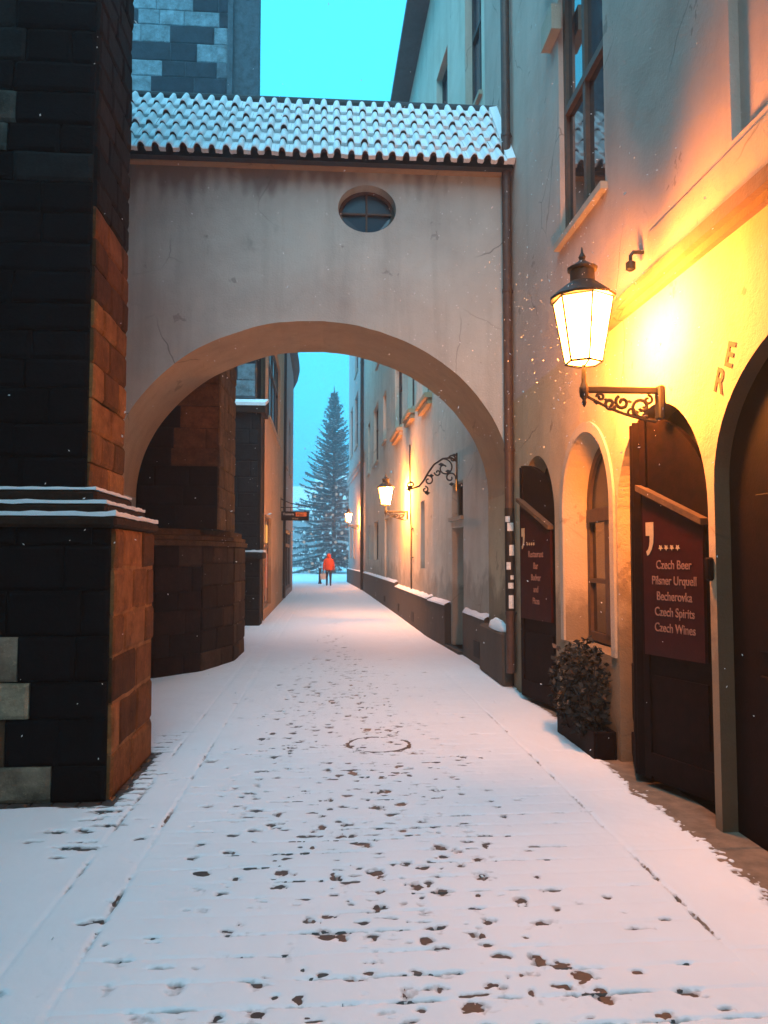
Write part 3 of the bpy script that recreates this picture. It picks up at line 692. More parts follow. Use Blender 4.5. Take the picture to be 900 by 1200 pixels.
# ------------------------------------------------------------------ restaurant house on the right
rs = thing('restaurant_house', 'pale plastered restaurant house with arched doorways along the right side', 'house', (2.3, 4, 0))
F = Facade((2.3, -6.0), (2.3, 10.9), (1, 0)); Z = lambda y: F.sy(y)
ops = [dict(s0=Z(7.66), s1=Z(9.05), z0=0, z1=2.72, rise=.72, depth=.22), dict(s0=Z(6.10), s1=Z(7.34), z0=.80, z1=2.72, rise=.66, depth=.26, splay=.07),
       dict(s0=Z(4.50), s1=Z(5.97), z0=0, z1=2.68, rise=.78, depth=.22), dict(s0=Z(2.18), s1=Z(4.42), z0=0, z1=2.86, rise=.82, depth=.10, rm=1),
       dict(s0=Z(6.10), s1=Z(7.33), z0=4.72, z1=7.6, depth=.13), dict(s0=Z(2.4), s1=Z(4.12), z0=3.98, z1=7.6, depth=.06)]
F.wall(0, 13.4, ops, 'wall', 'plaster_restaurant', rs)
mb = MB(); mb.box(2.62, 8, -6, 10.9, 0, 13.4); mb.box(1.75, 8.2, -6, 10.9, 13.4, 13.62); mb.build('house_body', 'interior', rs)
# string course and band above it
mb = MB(); F.box(mb, Z(-6), Z(6.55), -.095, 0, 3.50, 3.585); F.box(mb, Z(-6), Z(6.53), -.045, 0, 3.45, 3.50); F.box(mb, Z(-6), Z(6.53), -.035, 0, 3.585, 3.62); mb.build('string_course', 'plaster_course', rs)
mb = MB(); F.box(mb, Z(-6), Z(5.25), -.018, 0, 3.62, 3.92); mb.build('plaster_band', 'plaster_band', rs)
# arched surrounds (raised stone bands)
def surround(yc, half, zs, rise, w, proud, z0, name='arch_surround', mat='plaster_band'):
    mb = MB(); n = 30; P = [(half, z0)] + [(half * math.cos(PI * i / n), zs + rise * math.sin(PI * i / n)) for i in range(n + 1)] + [(-half, z0)]
    Q = [(half + w, z0)] + [((half + w) * math.cos(PI * i / n), zs + (rise + w) * math.sin(PI * i / n)) for i in range(n + 1)] + [(-half - w, z0)]
    for (a, b), (c, d) in zip(zip(P, P[1:]), zip(Q, Q[1:])):
        x0, x1 = 2.3 - proud, 2.3
        v = lambda p, x: (x, yc + p[0], p[1])
        mb.quad(v(a, x0), v(b, x0), v(d, x0), v(c, x0)); mb.quad(v(c, x0), v(d, x0), v(d, x1), v(c, x1)); mb.quad(v(a, x1), v(b, x1), v(b, x0), v(a, x0))
    return mb.build(name, mat, rs)
surround(6.72, .62, 2.06, .66, .09, .02, .80)
# arched ground-floor window
wn = MB(); yA, yB = 6.17, 7.27; q = 2.3 + .2
n = 24; ym = (yA + yB) / 2; hw = (yB - yA) / 2
aw_ = lambda k, i, x: (x, ym + (hw - k) * math.cos(PI * i / n), 2.06 + (.59 - k) * math.sin(PI * i / n))
for i in range(n):
    wn.quad(aw_(0, i, q), aw_(0, i + 1, q), aw_(.07, i + 1, q), aw_(.07, i, q)); wn.quad(aw_(.07, i, q), aw_(.07, i + 1, q), aw_(.07, i + 1, q + .05), aw_(.07, i, q + .05))
for a, b in ((yA, yA + .07), (yB - .07, yB)): wn.box(q, q + .05, a, b, .82, 2.06)
wn.box(q - .03, q + .05, yA + .07, yB - .07, 1.93, 2.05); wn.box(q, q + .05, yA + .07, yB - .07, .82, .90)
wn.box(q - .012, q + .05, ym - .05, ym + .05, .90, 1.93)
for z in (1.38,): wn.box(q - .004, q + .04, yA + .07, ym - .05, z - .02, z + .02); wn.box(q - .004, q + .04, ym + .05, yB - .07, z - .02, z + .02)
wo2 = wn.build('arched_window', 'window_wood', rs)
for a, b in ((yA + .07, ym - .05), (ym + .05, yB - .07)):
    for c, d in ((.90, 1.36), (1.40, 1.93)): p = MB(); p.quad((q + .03, a, c), (q + .032, b, c), (q + .03, b, d), (q + .028, a, d)); p.build('pane', 'glass', wo2)
p = MB(); p.add([aw_(.07, i, q + .03) for i in range(n + 1)], [tuple(range(n + 1))]); p.build('fanlight_pane', 'old_glass', wo2)
# upper window: two casements under a transom, reflecting sky
F.window(Z(6.10), Z(7.33), 4.72, 7.6, rs, .05, .075, 1, (6.02,), name='upper_window', sillmat='plaster_band', label='tall upper window reflecting the sky and roof')
mb = MB(); F.box(mb, Z(7.22), Z(7.60), -.10, .0, 6.86, 7.12); F.box(mb, Z(5.9), Z(7.60), -.14, .0, 7.62, 7.75); mb.build('window_hood', 'plaster_band', rs)
F.window(Z(2.5), Z(4.0), 5.35, 7.6, rs, .062, .08, 1, (6.4,), name='upper_window')
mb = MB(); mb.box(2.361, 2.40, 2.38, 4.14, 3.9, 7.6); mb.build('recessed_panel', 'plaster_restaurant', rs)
# door leaves with sign boards
def leaf(hx, hy, sx, sy, ztop, zh, th, name, label=None, board=None):
    H = Vector((hx, hy)); Q = Vector((sx, sy)); d = (H - Q); w = d.length; d /= w; nrm = Vector((d.y, -d.x))
    if nrm.dot(Vector((0, 0)) - Q) < 0: nrm = -nrm          # outward = towards the lane and viewer
    def pt(u, o, z): p = Q + d * u + nrm * o; return (p.x, p.y, z)
    mb = MB(); n = 20; top = [(w * i / n, zh + (ztop - zh) * arc(i / n)) for i in range(n + 1)]
    for (u0, z0), (u1, z1) in zip(top, top[1:]):
        mb.quad(pt(u0, 0, .05), pt(u1, 0, .05), pt(u1, 0, z1), pt(u0, 0, z0)); mb.quad(pt(u0, -th, .05), pt(u0, -th, z0), pt(u1, -th, z1), pt(u1, -th, .05))
        mb.quad(pt(u0, 0, z0), pt(u1, 0, z1), pt(u1, -th, z1), pt(u0, -th, z0)); mb.quad(pt(u0, 0, .05), pt(u0, -th, .05), pt(u1, -th, .05), pt(u1, 0, .05))
    mb.quad(pt(0, 0, .05), pt(0, -th, .05), pt(0, -th, ztop), pt(0, 0, ztop)); mb.quad(pt(w, 0, .05), pt(w, 0, zh), pt(w, -th, zh), pt(w, -th, .05))
    lf = mb.build(name, 'dark_wood', rs)
    if label: lf['label'] = label
    def bx(u0, u1, o0, o1, z0, z1, nm, mat):
        k = MB(); v = [pt(u, o, z) for z in (z0, z1) for o in (o0, o1) for u in (u0, u1)]
        k.add(v, [(0, 2, 3, 1), (4, 5, 7, 6), (0, 1, 5, 4), (2, 6, 7, 3), (0, 4, 6, 2), (1, 3, 7, 5)]); return k.build(nm, mat, lf)
    bx(0.0, .06, .001, .018, .06, ztop - .02, 'stile', 'dark_wood')
    bx(.06, w - .03, .001, .02, .08, .24, 'kick_board', 'dark_wood')
    bx(.10, w - .10, .001, .012, .36, .78, 'lower_panel', 'dark_wood')
    return lf, pt, w, bx
def sign_board(lf, pt, w, zt0, zt1, zb, lines, paint, comma=True, size=.075):
    k = MB(); u0, u1 = .035, w - .10
    P = [(u0, zb), (u1, zb), (u1, zt1), (u0, zt0)]
    k.add([pt(u, .004, z) for u, z in P] + [pt(u, .030, z) for u, z in P], [(0, 1, 2, 3), (4, 5, 6, 7), (0, 1, 5, 4), (1, 2, 6, 5), (2, 3, 7, 6), (3, 0, 4, 7)]); sb = k.build('sign_panel', 'red_board', lf)
    k = MB(); P = [(u0 - .02, zt0 + .012), (u1 + .03, zt1 - .012), (u1 + .03, zt1 + .030), (u0 - .02, zt0 + .054)]
    k.add([pt(u, .003, z) for u, z in P] + [pt(u, .075, z) for u, z in P], [(0, 1, 2, 3), (4, 5, 6, 7), (0, 1, 5, 4), (1, 2, 6, 5), (2, 3, 7, 6), (3, 0, 4, 7)]); k.build('slanted_moulding', 'door_wood', lf)
    a = Vector(pt(0, .0325, 0)); b = Vector(pt(1, .0325, 0)); xd = (b - a).normalized(); yd = Vector((0, 0, 1)); zd = xd.cross(yd)
    def put(me, u, z, nm, o=.0325):
        base = Vector(pt(u, o, z)); M = Matrix((( xd.x, yd.x, zd.x, base.x), (xd.y, yd.y, zd.y, base.y), (xd.z, yd.z, zd.z, base.z), (0, 0, 0, 1)))
        ob = link(nm, me, lf); ob.matrix_basis = M
    z = zt1 - .26
    if comma:
        k = MB(); c = [(0, 0), (.075, 0), (.075, -.10), (.070, -.15), (.055, -.19), (.030, -.225), (.012, -.235), (.002, -.205), (.020, -.190), (.032, -.165), (.037, -.130), (.037, -.095), (0, -.095)]
        k.add([(x, y, 0) for x, y in c] + [(x, y, .003) for x, y in c], [tuple(range(13)), tuple(range(13, 26))[::-1]] + [(i, (i + 1) % 13, 13 + (i + 1) % 13, 13 + i) for i in range(13)]); put(k.mesh('comma_mark', 'paint_cream'), u0 + .035, zt1 + .025, 'comma_mark')
        for i in range(4):
            k = MB(); c = []
            for j in range(10): t = PI * j / 5 + .3; r = .021 if j % 2 else .010; c.append((r * math.cos(t), r * math.sin(t)))
            k.add([(x, y, 0) for x, y in c] + [(x, y, .003) for x, y in c], [tuple(range(10)), tuple(range(10, 20))] + [(j, (j + 1) % 10, 10 + (j + 1) % 10, 10 + j) for j in range(10)]); put(k.mesh('star_mark', 'paint_cream'), u0 + .175 + i * .052, zt1 - .155, 'star_mark')
    zz = zt1 - .30
    for s in lines:
        me = text_mesh('lettering', s, size * 1.18, paint, .0015, .80, 'CENTER', .0009); put(me, (u0 + u1) / 2 + .015, zz, 'lettering'); zz -= size * 1.49
lf, pt, w, bx = leaf(2.475, 4.72, 2.25, 5.36, 2.60, 1.72, .05, 'door_leaf', 'near door leaf with dark red drinks board')
sign_board(lf, pt, w, 2.06, 1.82, .92, ['Czech Beer', 'Pilsner Urquell', 'Becherovka', 'Czech Spirits', 'Czech Wines'], 'paint_pink', True, .072)
l2, pt2, w2, bx2 = leaf(2.40, 5.96, 2.215, 5.43, 2.58, 1.75, .085, 'door_leaf', 'half open door leaf seen nearly edge on')
l3, pt3, w3, bx3 = leaf(2.37, 7.80, 2.20, 8.62, 2.64, 1.85, .06, 'door_leaf', 'far door leaf with dark red board')
sign_board(l3, pt3, w3, 2.22, 1.90, .92, ['Restaurant', 'Bar', 'Budvar', 'and', 'Pizza'], 'paint_pink', True, .085)
# doors inside the big arch and dark rooms behind the openings
mb = MB(); mb.box(2.395, 2.45, 2.1, 4.5, 0, 2.95)
bd = mb.build('closed_door', 'dark_wood', rs)
for (a, b, c, d) in ((3.40, 4.12, .25, .95), (3.40, 4.12, 1.08, 1.95), (2.5, 3.2, .25, .95), (2.5, 3.2, 1.08, 1.95)):
    k = MB(); k.bbox(2.375, 2.397, a, b, c, d, .02); k.build('door_panel', 'dark_wood', bd)
mb = MB(); mb.box(2.595, 2.615, 4.3, 9.2, 0, 2.9); mb.build('room_wall', 'interior', rs)
mb = MB(); mb.bbox(2.262, 2.30, 4.435, 4.495, 1.46, 1.60, .012); mb.build('pillar_capital', 'dark_wood', rs)
# painted letters over the big arch
for ch, yy, zz in (('R', 4.40, 2.60), ('E', 4.27, 2.72)):
    me = text_mesh('painted_letter', ch, .20, 'paint_letter', .001, 1.0, 'LEFT', .004)
    o = link('painted_letter', me, rs); o.matrix_parent_inverse = PINV[rs.name]
    c_, s_ = math.cos(R(24)), math.sin(R(24)); xd = Vector((0, -c_, -s_)); up = Vector((0, -s_, c_)); nd = Vector((-1, 0, 0))
    o.matrix_basis = Matrix(((xd.x, up.x, nd.x, 2.2965), (xd.y, up.y, nd.y, yy), (xd.z, up.z, nd.z, zz), (0, 0, 0, 1)))
mb = MB(); mb.tube([(2.30, 5.36, 3.83), (2.22, 5.36, 3.83), (2.20, 5.36, 3.80), (2.20, 5.36, 3.75)], .014, 8); mb.lathe((2.20, 5.36, 3.69), [(.02, 0), (.035, .01), (.035, .06), (.02, .07)], 12); mb.build('wall_hook', 'iron', rs)

# drainpipe at the arch corner with stickers and a snow cap on the kerb stone
dp = thing('drainpipe', 'rust brown drainpipe with stickers at the corner of the arch', 'drainpipe', (2.22, 9.3, 0))
mb = MB(); mb.tube([(2.225, 9.29, .2), (2.225, 9.29, 13.3)], .058, 14); mb.build('pipe', 'pipe_paint', dp, 50)
for z in (.9, 2.9, 4.9, 6.9, 8.9): mb = MB(); mb.lathe((2.225, 9.29, z), [(.066, 0), (.066, .04)], 14); mb.box(2.225, 2.30, 9.28, 9.30, z + .008, z + .032); mb.build('clamp', 'pipe_paint', dp)
mb = MB(); mb.lathe((2.225, 9.29, .95), [(.062, 0), (.062, 1.25)], 14); mb.build('rubber_sleeve', 'iron', dp)
for z, h, a, w_ in ((2.03, .07, 200, 60), (1.92, .10, 230, 70), (1.62, .13, 250, 60), (1.45, .09, 215, 50), (1.22, .07, 235, 60), (.98, .16, 240, 55), (1.33, .05, 260, 40)):
    mb = MB(); n = 6
    for i in range(n):
        t0, t1 = R(a + w_ * i / n), R(a + w_ * (i + 1) / n); mb.quad(*[(2.225 + .0645 * math.cos(t), 9.29 + .0645 * math.sin(t), zz) for t, zz in ((t0, z), (t1, z), (t1, z + h), (t0, z + h))])
    mb.build('sticker', 'sticker_white', dp)

# ------------------------------------------------------------------ lane house beyond the arch (right)
lh = thing('lane_house', 'long weathered pale house with dark plinth beyond the arch on the right', 'house', (2.1, 20, 0))
FA = Facade((2.33, 10.9), (2.12, 15.4), (1, 0)); FB = Facade((2.12, 15.4), (1.78, 37.0), (1, 0))
a = FA.sy; b = FB.sy
opA = [dict(s0=a(12.66), s1=a(13.56), z0=.06, z1=2.12, depth=.30), dict(s0=a(12.66), s1=a(13.56), z0=2.30, z1=2.90, depth=.2),
       dict(s0=a(11.2), s1=a(12.3), z0=8.7, z1=11.2, depth=.2), dict(s0=a(13.75), s1=a(14.85), z0=8.7, z1=11.2, depth=.2)]
FA.wall(0, 13.4, opA, 'wall', 'plaster_lane', lh, .2)
wB = [(16.6, 17.25, 1.35, 2.85, 0), (20.9, 22.8, 5.25, 7.3, 1), (18.3, 19.6, 5.25, 7.3, 1), (15.55, 16.9, 5.05, 7.3, 1), (25.7, 26.9, 5.6, 7.3, 1), (29.0, 31.4, 5.3, 7.6, 1), (29.0, 31.2, 1.5, 3.0, 0), (33.2, 34.2, 1.5, 3.0, 0), (33.5, 34.8, 5.3, 7.6, 1)]
opB = [dict(s0=b(p), s1=b(q), z0=c, z1=d, depth=.2) for p, q, c, d, _ in wB] + [dict(s0=b(23.7), s1=b(26.3), z0=.78, z1=2.9, depth=.06)]
for yy in (16.6, 20.6, 24.6, 28.6): opB.append(dict(s0=b(yy), s1=b(yy + 1.2), z0=9.0, z1=11.3, depth=.2)); wB.append((yy, yy + 1.2, 9.0, 11.3, 1))
FB.wall(0, 13.4, opB, 'wall', 'plaster_lane', lh, .2)
for p, q, c, d, s in wB: FB.window(b(p), b(q), c, d, lh, .12, .07, 1, (c + (d - c) * .65,), 'dark_frame', 'old_glass', bool(s))
for p, q in ((11.2, 12.3), (13.75, 14.85)): FA.window(a(p), a(q), 8.7, 11.2, lh, .12, .07, 1, (10.2,), 'dark_frame', 'old_glass')
mb = MB(); FB.box(mb, b(23.7), b(26.3), .055, .075, .78, 2.9); mb.build('blind_niche', 'plaster_lane', lh)
for y0, y1, z in ((18.2, 19.7, 4.95), (15.45, 17.0, 4.75), (20.8, 22.9, 4.95)):
    mb = MB(); FB.box(mb, b(y0), b(y1), -.16, 0, z + .12, z + .22); FB.box(mb, b(y0) + .05, b(y1) - .05, -.10, 0, z, z + .12); mb.build('sill_console', 'plaster_ochre', lh)
# door with transom
mb = MB(); FA.box(mb, a(12.66), a(13.56), .26, .31, .06, 2.12); dr = mb.build('door', 'door_wood', lh)
for z0, z1 in ((.2, .85), (1.0, 1.95)):
    mb = MB(); FA.box(mb, a(12.76), a(13.07), .235, .265, z0, z1); mb.build('door_panel', 'door_wood', dr); mb = MB(); FA.box(mb, a(13.15), a(13.46), .235, .265, z0, z1); mb.build('door_panel', 'door_wood', dr)
mb = MB(); mb.tube([FA.pt(a(12.72), .26, 1.02), FA.pt(a(12.72), .20, 1.02), FA.pt(a(12.84), .20, 1.02)], .012, 6); mb.build('handle', 'iron', dr)
FA.window(a(12.66), a(13.56), 2.30, 2.90, lh, .12, .06, 0, (), 'door_wood', 'glass', True, 'transom_window')
mb = MB(); FA.box(mb, a(12.55), a(13.65), -.12, .3, 0, .06); mb.build('door_step', 'plaster_plinth', lh)
# plinths with snow on top
def plinth(f, s0, s1, q0, q1, h):
    mb = MB(); v = [f.pt(s0, q0, 0), f.pt(s1, q1, 0), f.pt(s1, 0, 0), f.pt(s0, 0, 0), f.pt(s0, q0, h), f.pt(s1, q1, h), f.pt(s1, 0, h + .03), f.pt(s0, 0, h + .03)]
    mb.add(v, [(0, 1, 5, 4), (4, 5, 6, 7), (0, 4, 7, 3), (1, 2, 6, 5)]); mb.build('plinth', 'plaster_plinth', lh)
    m = max(4, int((s1 - s0) / .12)); mb = MB(); P = []
    for i in range(m + 1):
        s = s0 + (s1 - s0) * i / m; q = q0 + (q1 - q0) * i / m; k = .75 + .5 * mnoise.noise(Vector((s * 2.3, 0, 0)))
        P.append([f.pt(s, q - .01 + .02 * mnoise.noise(Vector((s * 5, 3, 0))), h + .002), f.pt(s, q + .005, h + .035 * k), f.pt(s, -.002, h + .03 + .06 * k), f.pt(s, .0, h)])
    for A_, B_ in zip(P, P[1:]):
        for i in range(3): mb.quad(A_[i], B_[i], B_[i + 1], A_[i + 1])
    mb.build('plinth_snow', 'snow', lh, 60)
plinth(FA, a(10.9), a(12.52), -.10, -.05, .70); plinth(FA, a(13.68), a(15.4), -.12, -.13, .74)
plinth(FB, b(15.4), b(22.0), -.13, -.10, .76); plinth(FB, b(22.0), b(37), -.10, -.10, .86)
for y, z, hh in ((17.6, .12, .22), (20.8, .14, .20), (25.0, .16, .18)):
    mb = MB(); FB.box(mb, b(y), b(y) + .45, -.128, -.10, z, z + hh); mb.build('cellar_vent', 'interior', lh)
mb = MB(); FA.box(mb, a(11.2), a(11.55), -.105, -.07, .12, .36); mb.build('cellar_vent', 'interior', lh)
mb = MB(); mb.box(2.6, 9, 10.9, 37, 0, 13.4); mb.build('house_body', 'interior', lh)
mb = MB(); mb.add([(1.72, 10.9, 13.4), (1.30, 37, 13.4), (9, 37, 13.4), (9, 10.9, 13.4), (1.72, 10.9, 13.55), (1.30, 37, 13.55), (9, 37, 16), (9, 10.9, 16)], [(0, 1, 2, 3), (4, 5, 6, 7), (0, 1, 5, 4), (1, 2, 6, 5), (2, 3, 7, 6), (3, 0, 4, 7)]); mb.build('eaves', 'soffit_paint', lh)
mb = MB(); mb.tube([FB.pt(b(18.75), -.03, .3), FB.pt(b(18.75), -.03, 2.3), FB.pt(b(18.95), -.03, 2.9), FB.pt(b(18.95), -.03, 4.4)], .018, 8); FB.box(mb, b(18.4), b(18.8), -.04, -.015, 2.28, 2.31); FB.box(mb, b(18.4), b(18.8), -.04, -.015, 1.58, 1.61); mb.build('conduit', 'iron', lh)
# heap of snow on the corner stone
ks = thing('corner_stone', 'dark corner stone topped by a heap of snow beside the drainpipe', 'kerb stone', (2.2, 10.1, 0))
mb = MB(); mb.bbox(2.15, 2.298, 9.42, 10.88, 0, .67, .03); mb.build('block', 'plaster_plinth', ks)
bm = bmesh.new(); bmesh.ops.create_icosphere(bm, subdivisions=3, radius=1)
for v in bm.verts:
    v.co = Vector((2.222 + v.co.x * .072, 9.95 + v.co.y * .50, .67 + max(v.co.z, -.05) * .13 * (1 + .35 * mnoise.noise(v.co * 2.2 + Vector((4, 0, 0))))))
me = bpy.data.meshes.new('snow_heap'); bm.to_mesh(me); bm.free(); me.materials.append(MATS['snow']); me.polygons.foreach_set('use_smooth', [True] * len(me.polygons)); link('snow_heap', me, ks)

# far corner house (right)
ch = thing('corner_house', 'pinkish far house closing the right side of the lane by the spruce', 'house', (1.6, 43, 0))
FD = Facade((1.80, 37.0), (1.36, 50.0), (1, 0)); d_ = FD.sy
wD = [(41.8, 44.4, 7.8, 10.8), (41.8, 44.4, 12, 14.3), (46.3, 48.4, 7.8, 10.8), (47, 48.6, 1.6, 3.4), (44, 45.5, 1.6, 3.4)]
FD.wall(0, 17, [dict(s0=d_(p), s1=d_(q), z0=c, z1=e, depth=.2) for p, q, c, e in wD], 'wall', 'plaster_far', ch, .2)
for p, q, c, e in wD: FD.window(d_(p), d_(q), c, e, ch, .1, .1, 1, ((c + e) / 2,), 'dark_frame', 'old_glass')
mb = MB(); FD.box(mb, 0, FD.len + .12, -.14, .0, 6.45, 6.75); FD.box(mb, 0, FD.len + .07, -.08, 0, 6.2, 6.45); mb.build('cornice', 'plaster_far', ch)
mb = MB(); FD.box(mb, 0, FD.len + .1, -.12, 0, 0, .86); mb.build('plinth', 'plaster_plinth', ch); mb = MB(); FD.box(mb, 0, FD.len + .1, -.125, 0, .862, .90); mb.build('plinth_snow', 'snow', ch)
mb = MB(); mb.box(1.9, 9, 37.02, 50, 0, 17); mb.add([(1.36, 50.002, 0), (9, 50.002, 0), (9, 50.002, 17), (1.36, 50.002, 17)], [(0, 1, 2, 3)]); mb.build('house_body', 'plaster_far', ch)
mb = MB(); FD.box(mb, 0, FD.len + .3, -.35, 6, 17, 17.3); mb.build('eaves', 'soffit_paint', ch)
dp2 = thing('drainpipe', 'dark drainpipe between the two far right houses', 'drainpipe', (1.6, 36.9, 0))
mb = MB(); mb.tube([(1.63, 36.85, .05), (1.63, 36.85, 13.2)], .085, 10); mb.build('pipe', 'iron', dp2, 50)
for z in (2, 5, 8, 11): mb = MB(); mb.lathe((1.63, 36.85, z), [(.10, 0), (.10, .08)], 10); mb.build('clamp', 'iron', dp2)

# ------------------------------------------------------------------ houses on the left beyond the church
oh = thing('shop_house', 'ochre shop house behind the narrow buttress on the left', 'house', (-1.6, 24, 0))
FL = Facade((-1.60, 19.46), (-1.66, 28.6), (-1, 0)); l = FL.sy
opL = [dict(s0=l(19.75), s1=l(22.3), z0=.28, z1=2.70, depth=.18), dict(s0=l(20.6), s1=l(26.3), z0=5.4, z1=8.0, depth=.2)]
FL.wall(0, 11.5, opL, 'wall', 'plaster_ochre', oh)
FL.window(l(20.6), l(26.3), 5.4, 8.0, oh, .08, .12, 3, (7.1,), 'dark_frame', 'old_glass')
sw = FL.window(l(19.75), l(22.3), .28, 2.70, oh, .08, .09, 1, (1.9,), 'door_wood', 'poster', False, 'shop_window')
for i in range(9):
    mb = MB(); yy = 19.95 + .24 * i; z0 = random.uniform(.5, .9); FL.box(mb, l(yy), l(yy + .17), .085, .09, z0, z0 + random.uniform(.5, 1.0)); mb.build('display_card', random.choice(['shop_light', 'sticker_white', 'sign_orange']), sw)
mb = MB(); FL.box(mb, l(20.0), l(22.0), .086, .092, 2.0, 2.5); mb.build('lit_strip', 'shop_light', sw)
mb = MB(); mb.box(-9, -1.85, 19.46, 28.6, 0, 11.5); mb.build('house_body', 'interior', oh)
mb = MB(); mb.box(-9, -1.35, 19.46, 28.6, 11.5, 11.7); mb.build('eaves', 'soffit_paint', oh)
gh = thing('grey_house', 'grey house with rounded eaves at the left end of the lane', 'house', (-1.7, 33, 0))
FG = Facade((-1.66, 28.6), (-1.70, 37.0), (-1, 0)); gl = FG.sy
FG.wall(0, 10.6, [dict(s0=gl(28.95), s1=gl(35.6), z0=.25, z1=2.75, depth=.18), dict(s0=gl(30), s1=gl(31.6), z0=5.2, z1=7.6), dict(s0=gl(33), s1=gl(34.6), z0=5.2, z1=7.6)], 'wall', 'plaster_grey', gh)
FG.window(gl(28.95), gl(35.6), .25, 2.75, gh, .05, .14, 2, (2.1,), 'dark_frame', 'glass', False, 'shop_window')
for y0 in (30, 33): FG.window(gl(y0), gl(y0 + 1.6), 5.2, 7.6, gh, .1, .1, 1, (6.8,), 'dark_frame', 'old_glass')
CV = [(-1.70, 37.0)] + [(-1.70 - 3.2 * (1 - math.cos(t)), 37 + 9 * math.sin(t)) for t in [PI / 2 * i / 10 for i in range(1, 11)]]
mb = MB()
for p, q in zip(CV, CV[1:]): mb.quad((p[0], p[1], 0), (q[0], q[1], 0), (q[0], q[1], 10.6), (p[0], p[1], 10.6))
mb.box(-9, -1.95, 28.6, 37, 0, 10.6); mb.build('rounded_corner', 'plaster_grey', gh)
E1 = [(-1.66, 28.6), (-1.70, 33), (-1.70, 37)] + CV[1:]
mb = MB(); 
for i, ((x0, y0), (x1, y1)) in enumerate(zip(E1, E1[1:])):
    for (o0, z0), (o1, z1) in (((0, 10.45), (.12, 10.5)), ((.12, 10.5), (.26, 10.75)), ((.26, 10.75), (.30, 10.95)), ((.30, 10.95), (-2.5, 12.2))):
        mb.quad((x0 + o0, y0, z0), (x1 + o0, y1, z0), (x1 + o1, y1, z1), (x0 + o1, y0, z1))
mb.build('rounded_eaves', 'soffit_paint', gh)
mb = MB(); mb.tube([(-1.60, 28.7, 0.1), (-1.60, 28.7, 10.4)], .05, 8); mb.build('downpipe', 'iron', gh)
# hanging shop sign
hs = thing('hanging_sign', 'dark hanging shop sign with an orange half on an iron arm', 'sign', (-1.6, 28.0, 2.9))
mb = MB(); mb.tube([(-1.66, 27.0, 3.33), (-.62, 27.0, 3.36)], .016, 6); mb.tube([(-1.66, 27.0, 3.65), (-1.35, 27.0, 3.50), (-1.0, 27.0, 3.42), (-.75, 27.0, 3.40)], .018, 6); mb.tube([(-1.30, 27, 3.34), (-1.30, 27, 3.18)], .008, 6); mb.tube([(-.80, 27, 3.35), (-.80, 27, 3.18)], .008, 6)
mb.lathe((-1.66, 27, 3.2), [(.03, 0), (.03, .5)], 8); mb.build('arm', 'iron', hs)
mb = MB(); mb.bbox(-1.62, -.66, 26.96, 27.02, 2.88, 3.20, .012); mb.build('board', 'dark_wood', hs)
mb = MB(); mb.box(-1.12, -.74, 26.952, 26.96, 3.02, 3.17); mb.build('orange_field', 'sign_orange', hs)
def flat_text(s, size, mat, x, y, z, parent, sx=1.0):
    me = text_mesh('lettering', s, size, mat, .001, sx); o = link('lettering', me, parent); o.matrix_parent_inverse = PINV[parent.name]; o.location = (x, y, z); o.rotation_euler = (R(90), 0, 0)
flat_text('Trattoria', .12, 'sticker_white', -1.56, 26.957, 3.06, hs, .85); flat_text('Pizza', .11, 'dark_wood', -1.07, 26.949, 3.05, hs, 1.0); flat_text('Wine', .10, 'paint_cream', -1.25, 26.957, 2.915, hs, 1.0)

# added unseen house behind the viewer, closes the lane and blocks sky light
bh = thing('added_rear_house', 'plain added house, unseen behind the viewer, blocking sky light', 'house', (0, -13, 0)); FR = Facade((9, -12.0), (-9, -12.0), (0, -1)); oR = [dict(s0=x, s1=x + 1.2, z0=z, z1=z + 2, depth=.2) for x in (2, 5, 8, 11, 14) for z in (1.2, 5, 9)]
FR.wall(0, 13, oR, 'wall', 'plaster_grey', bh)
for q in oR: FR.window(q['s0'], q['s1'], q['z0'], q['z1'], bh, .1, .08, 1, (), 'dark_frame', 'old_glass')
mb = MB(); mb.box(-9, 9, -20, -12.4, 0, 13); mb.build('house_body', 'interior', bh)

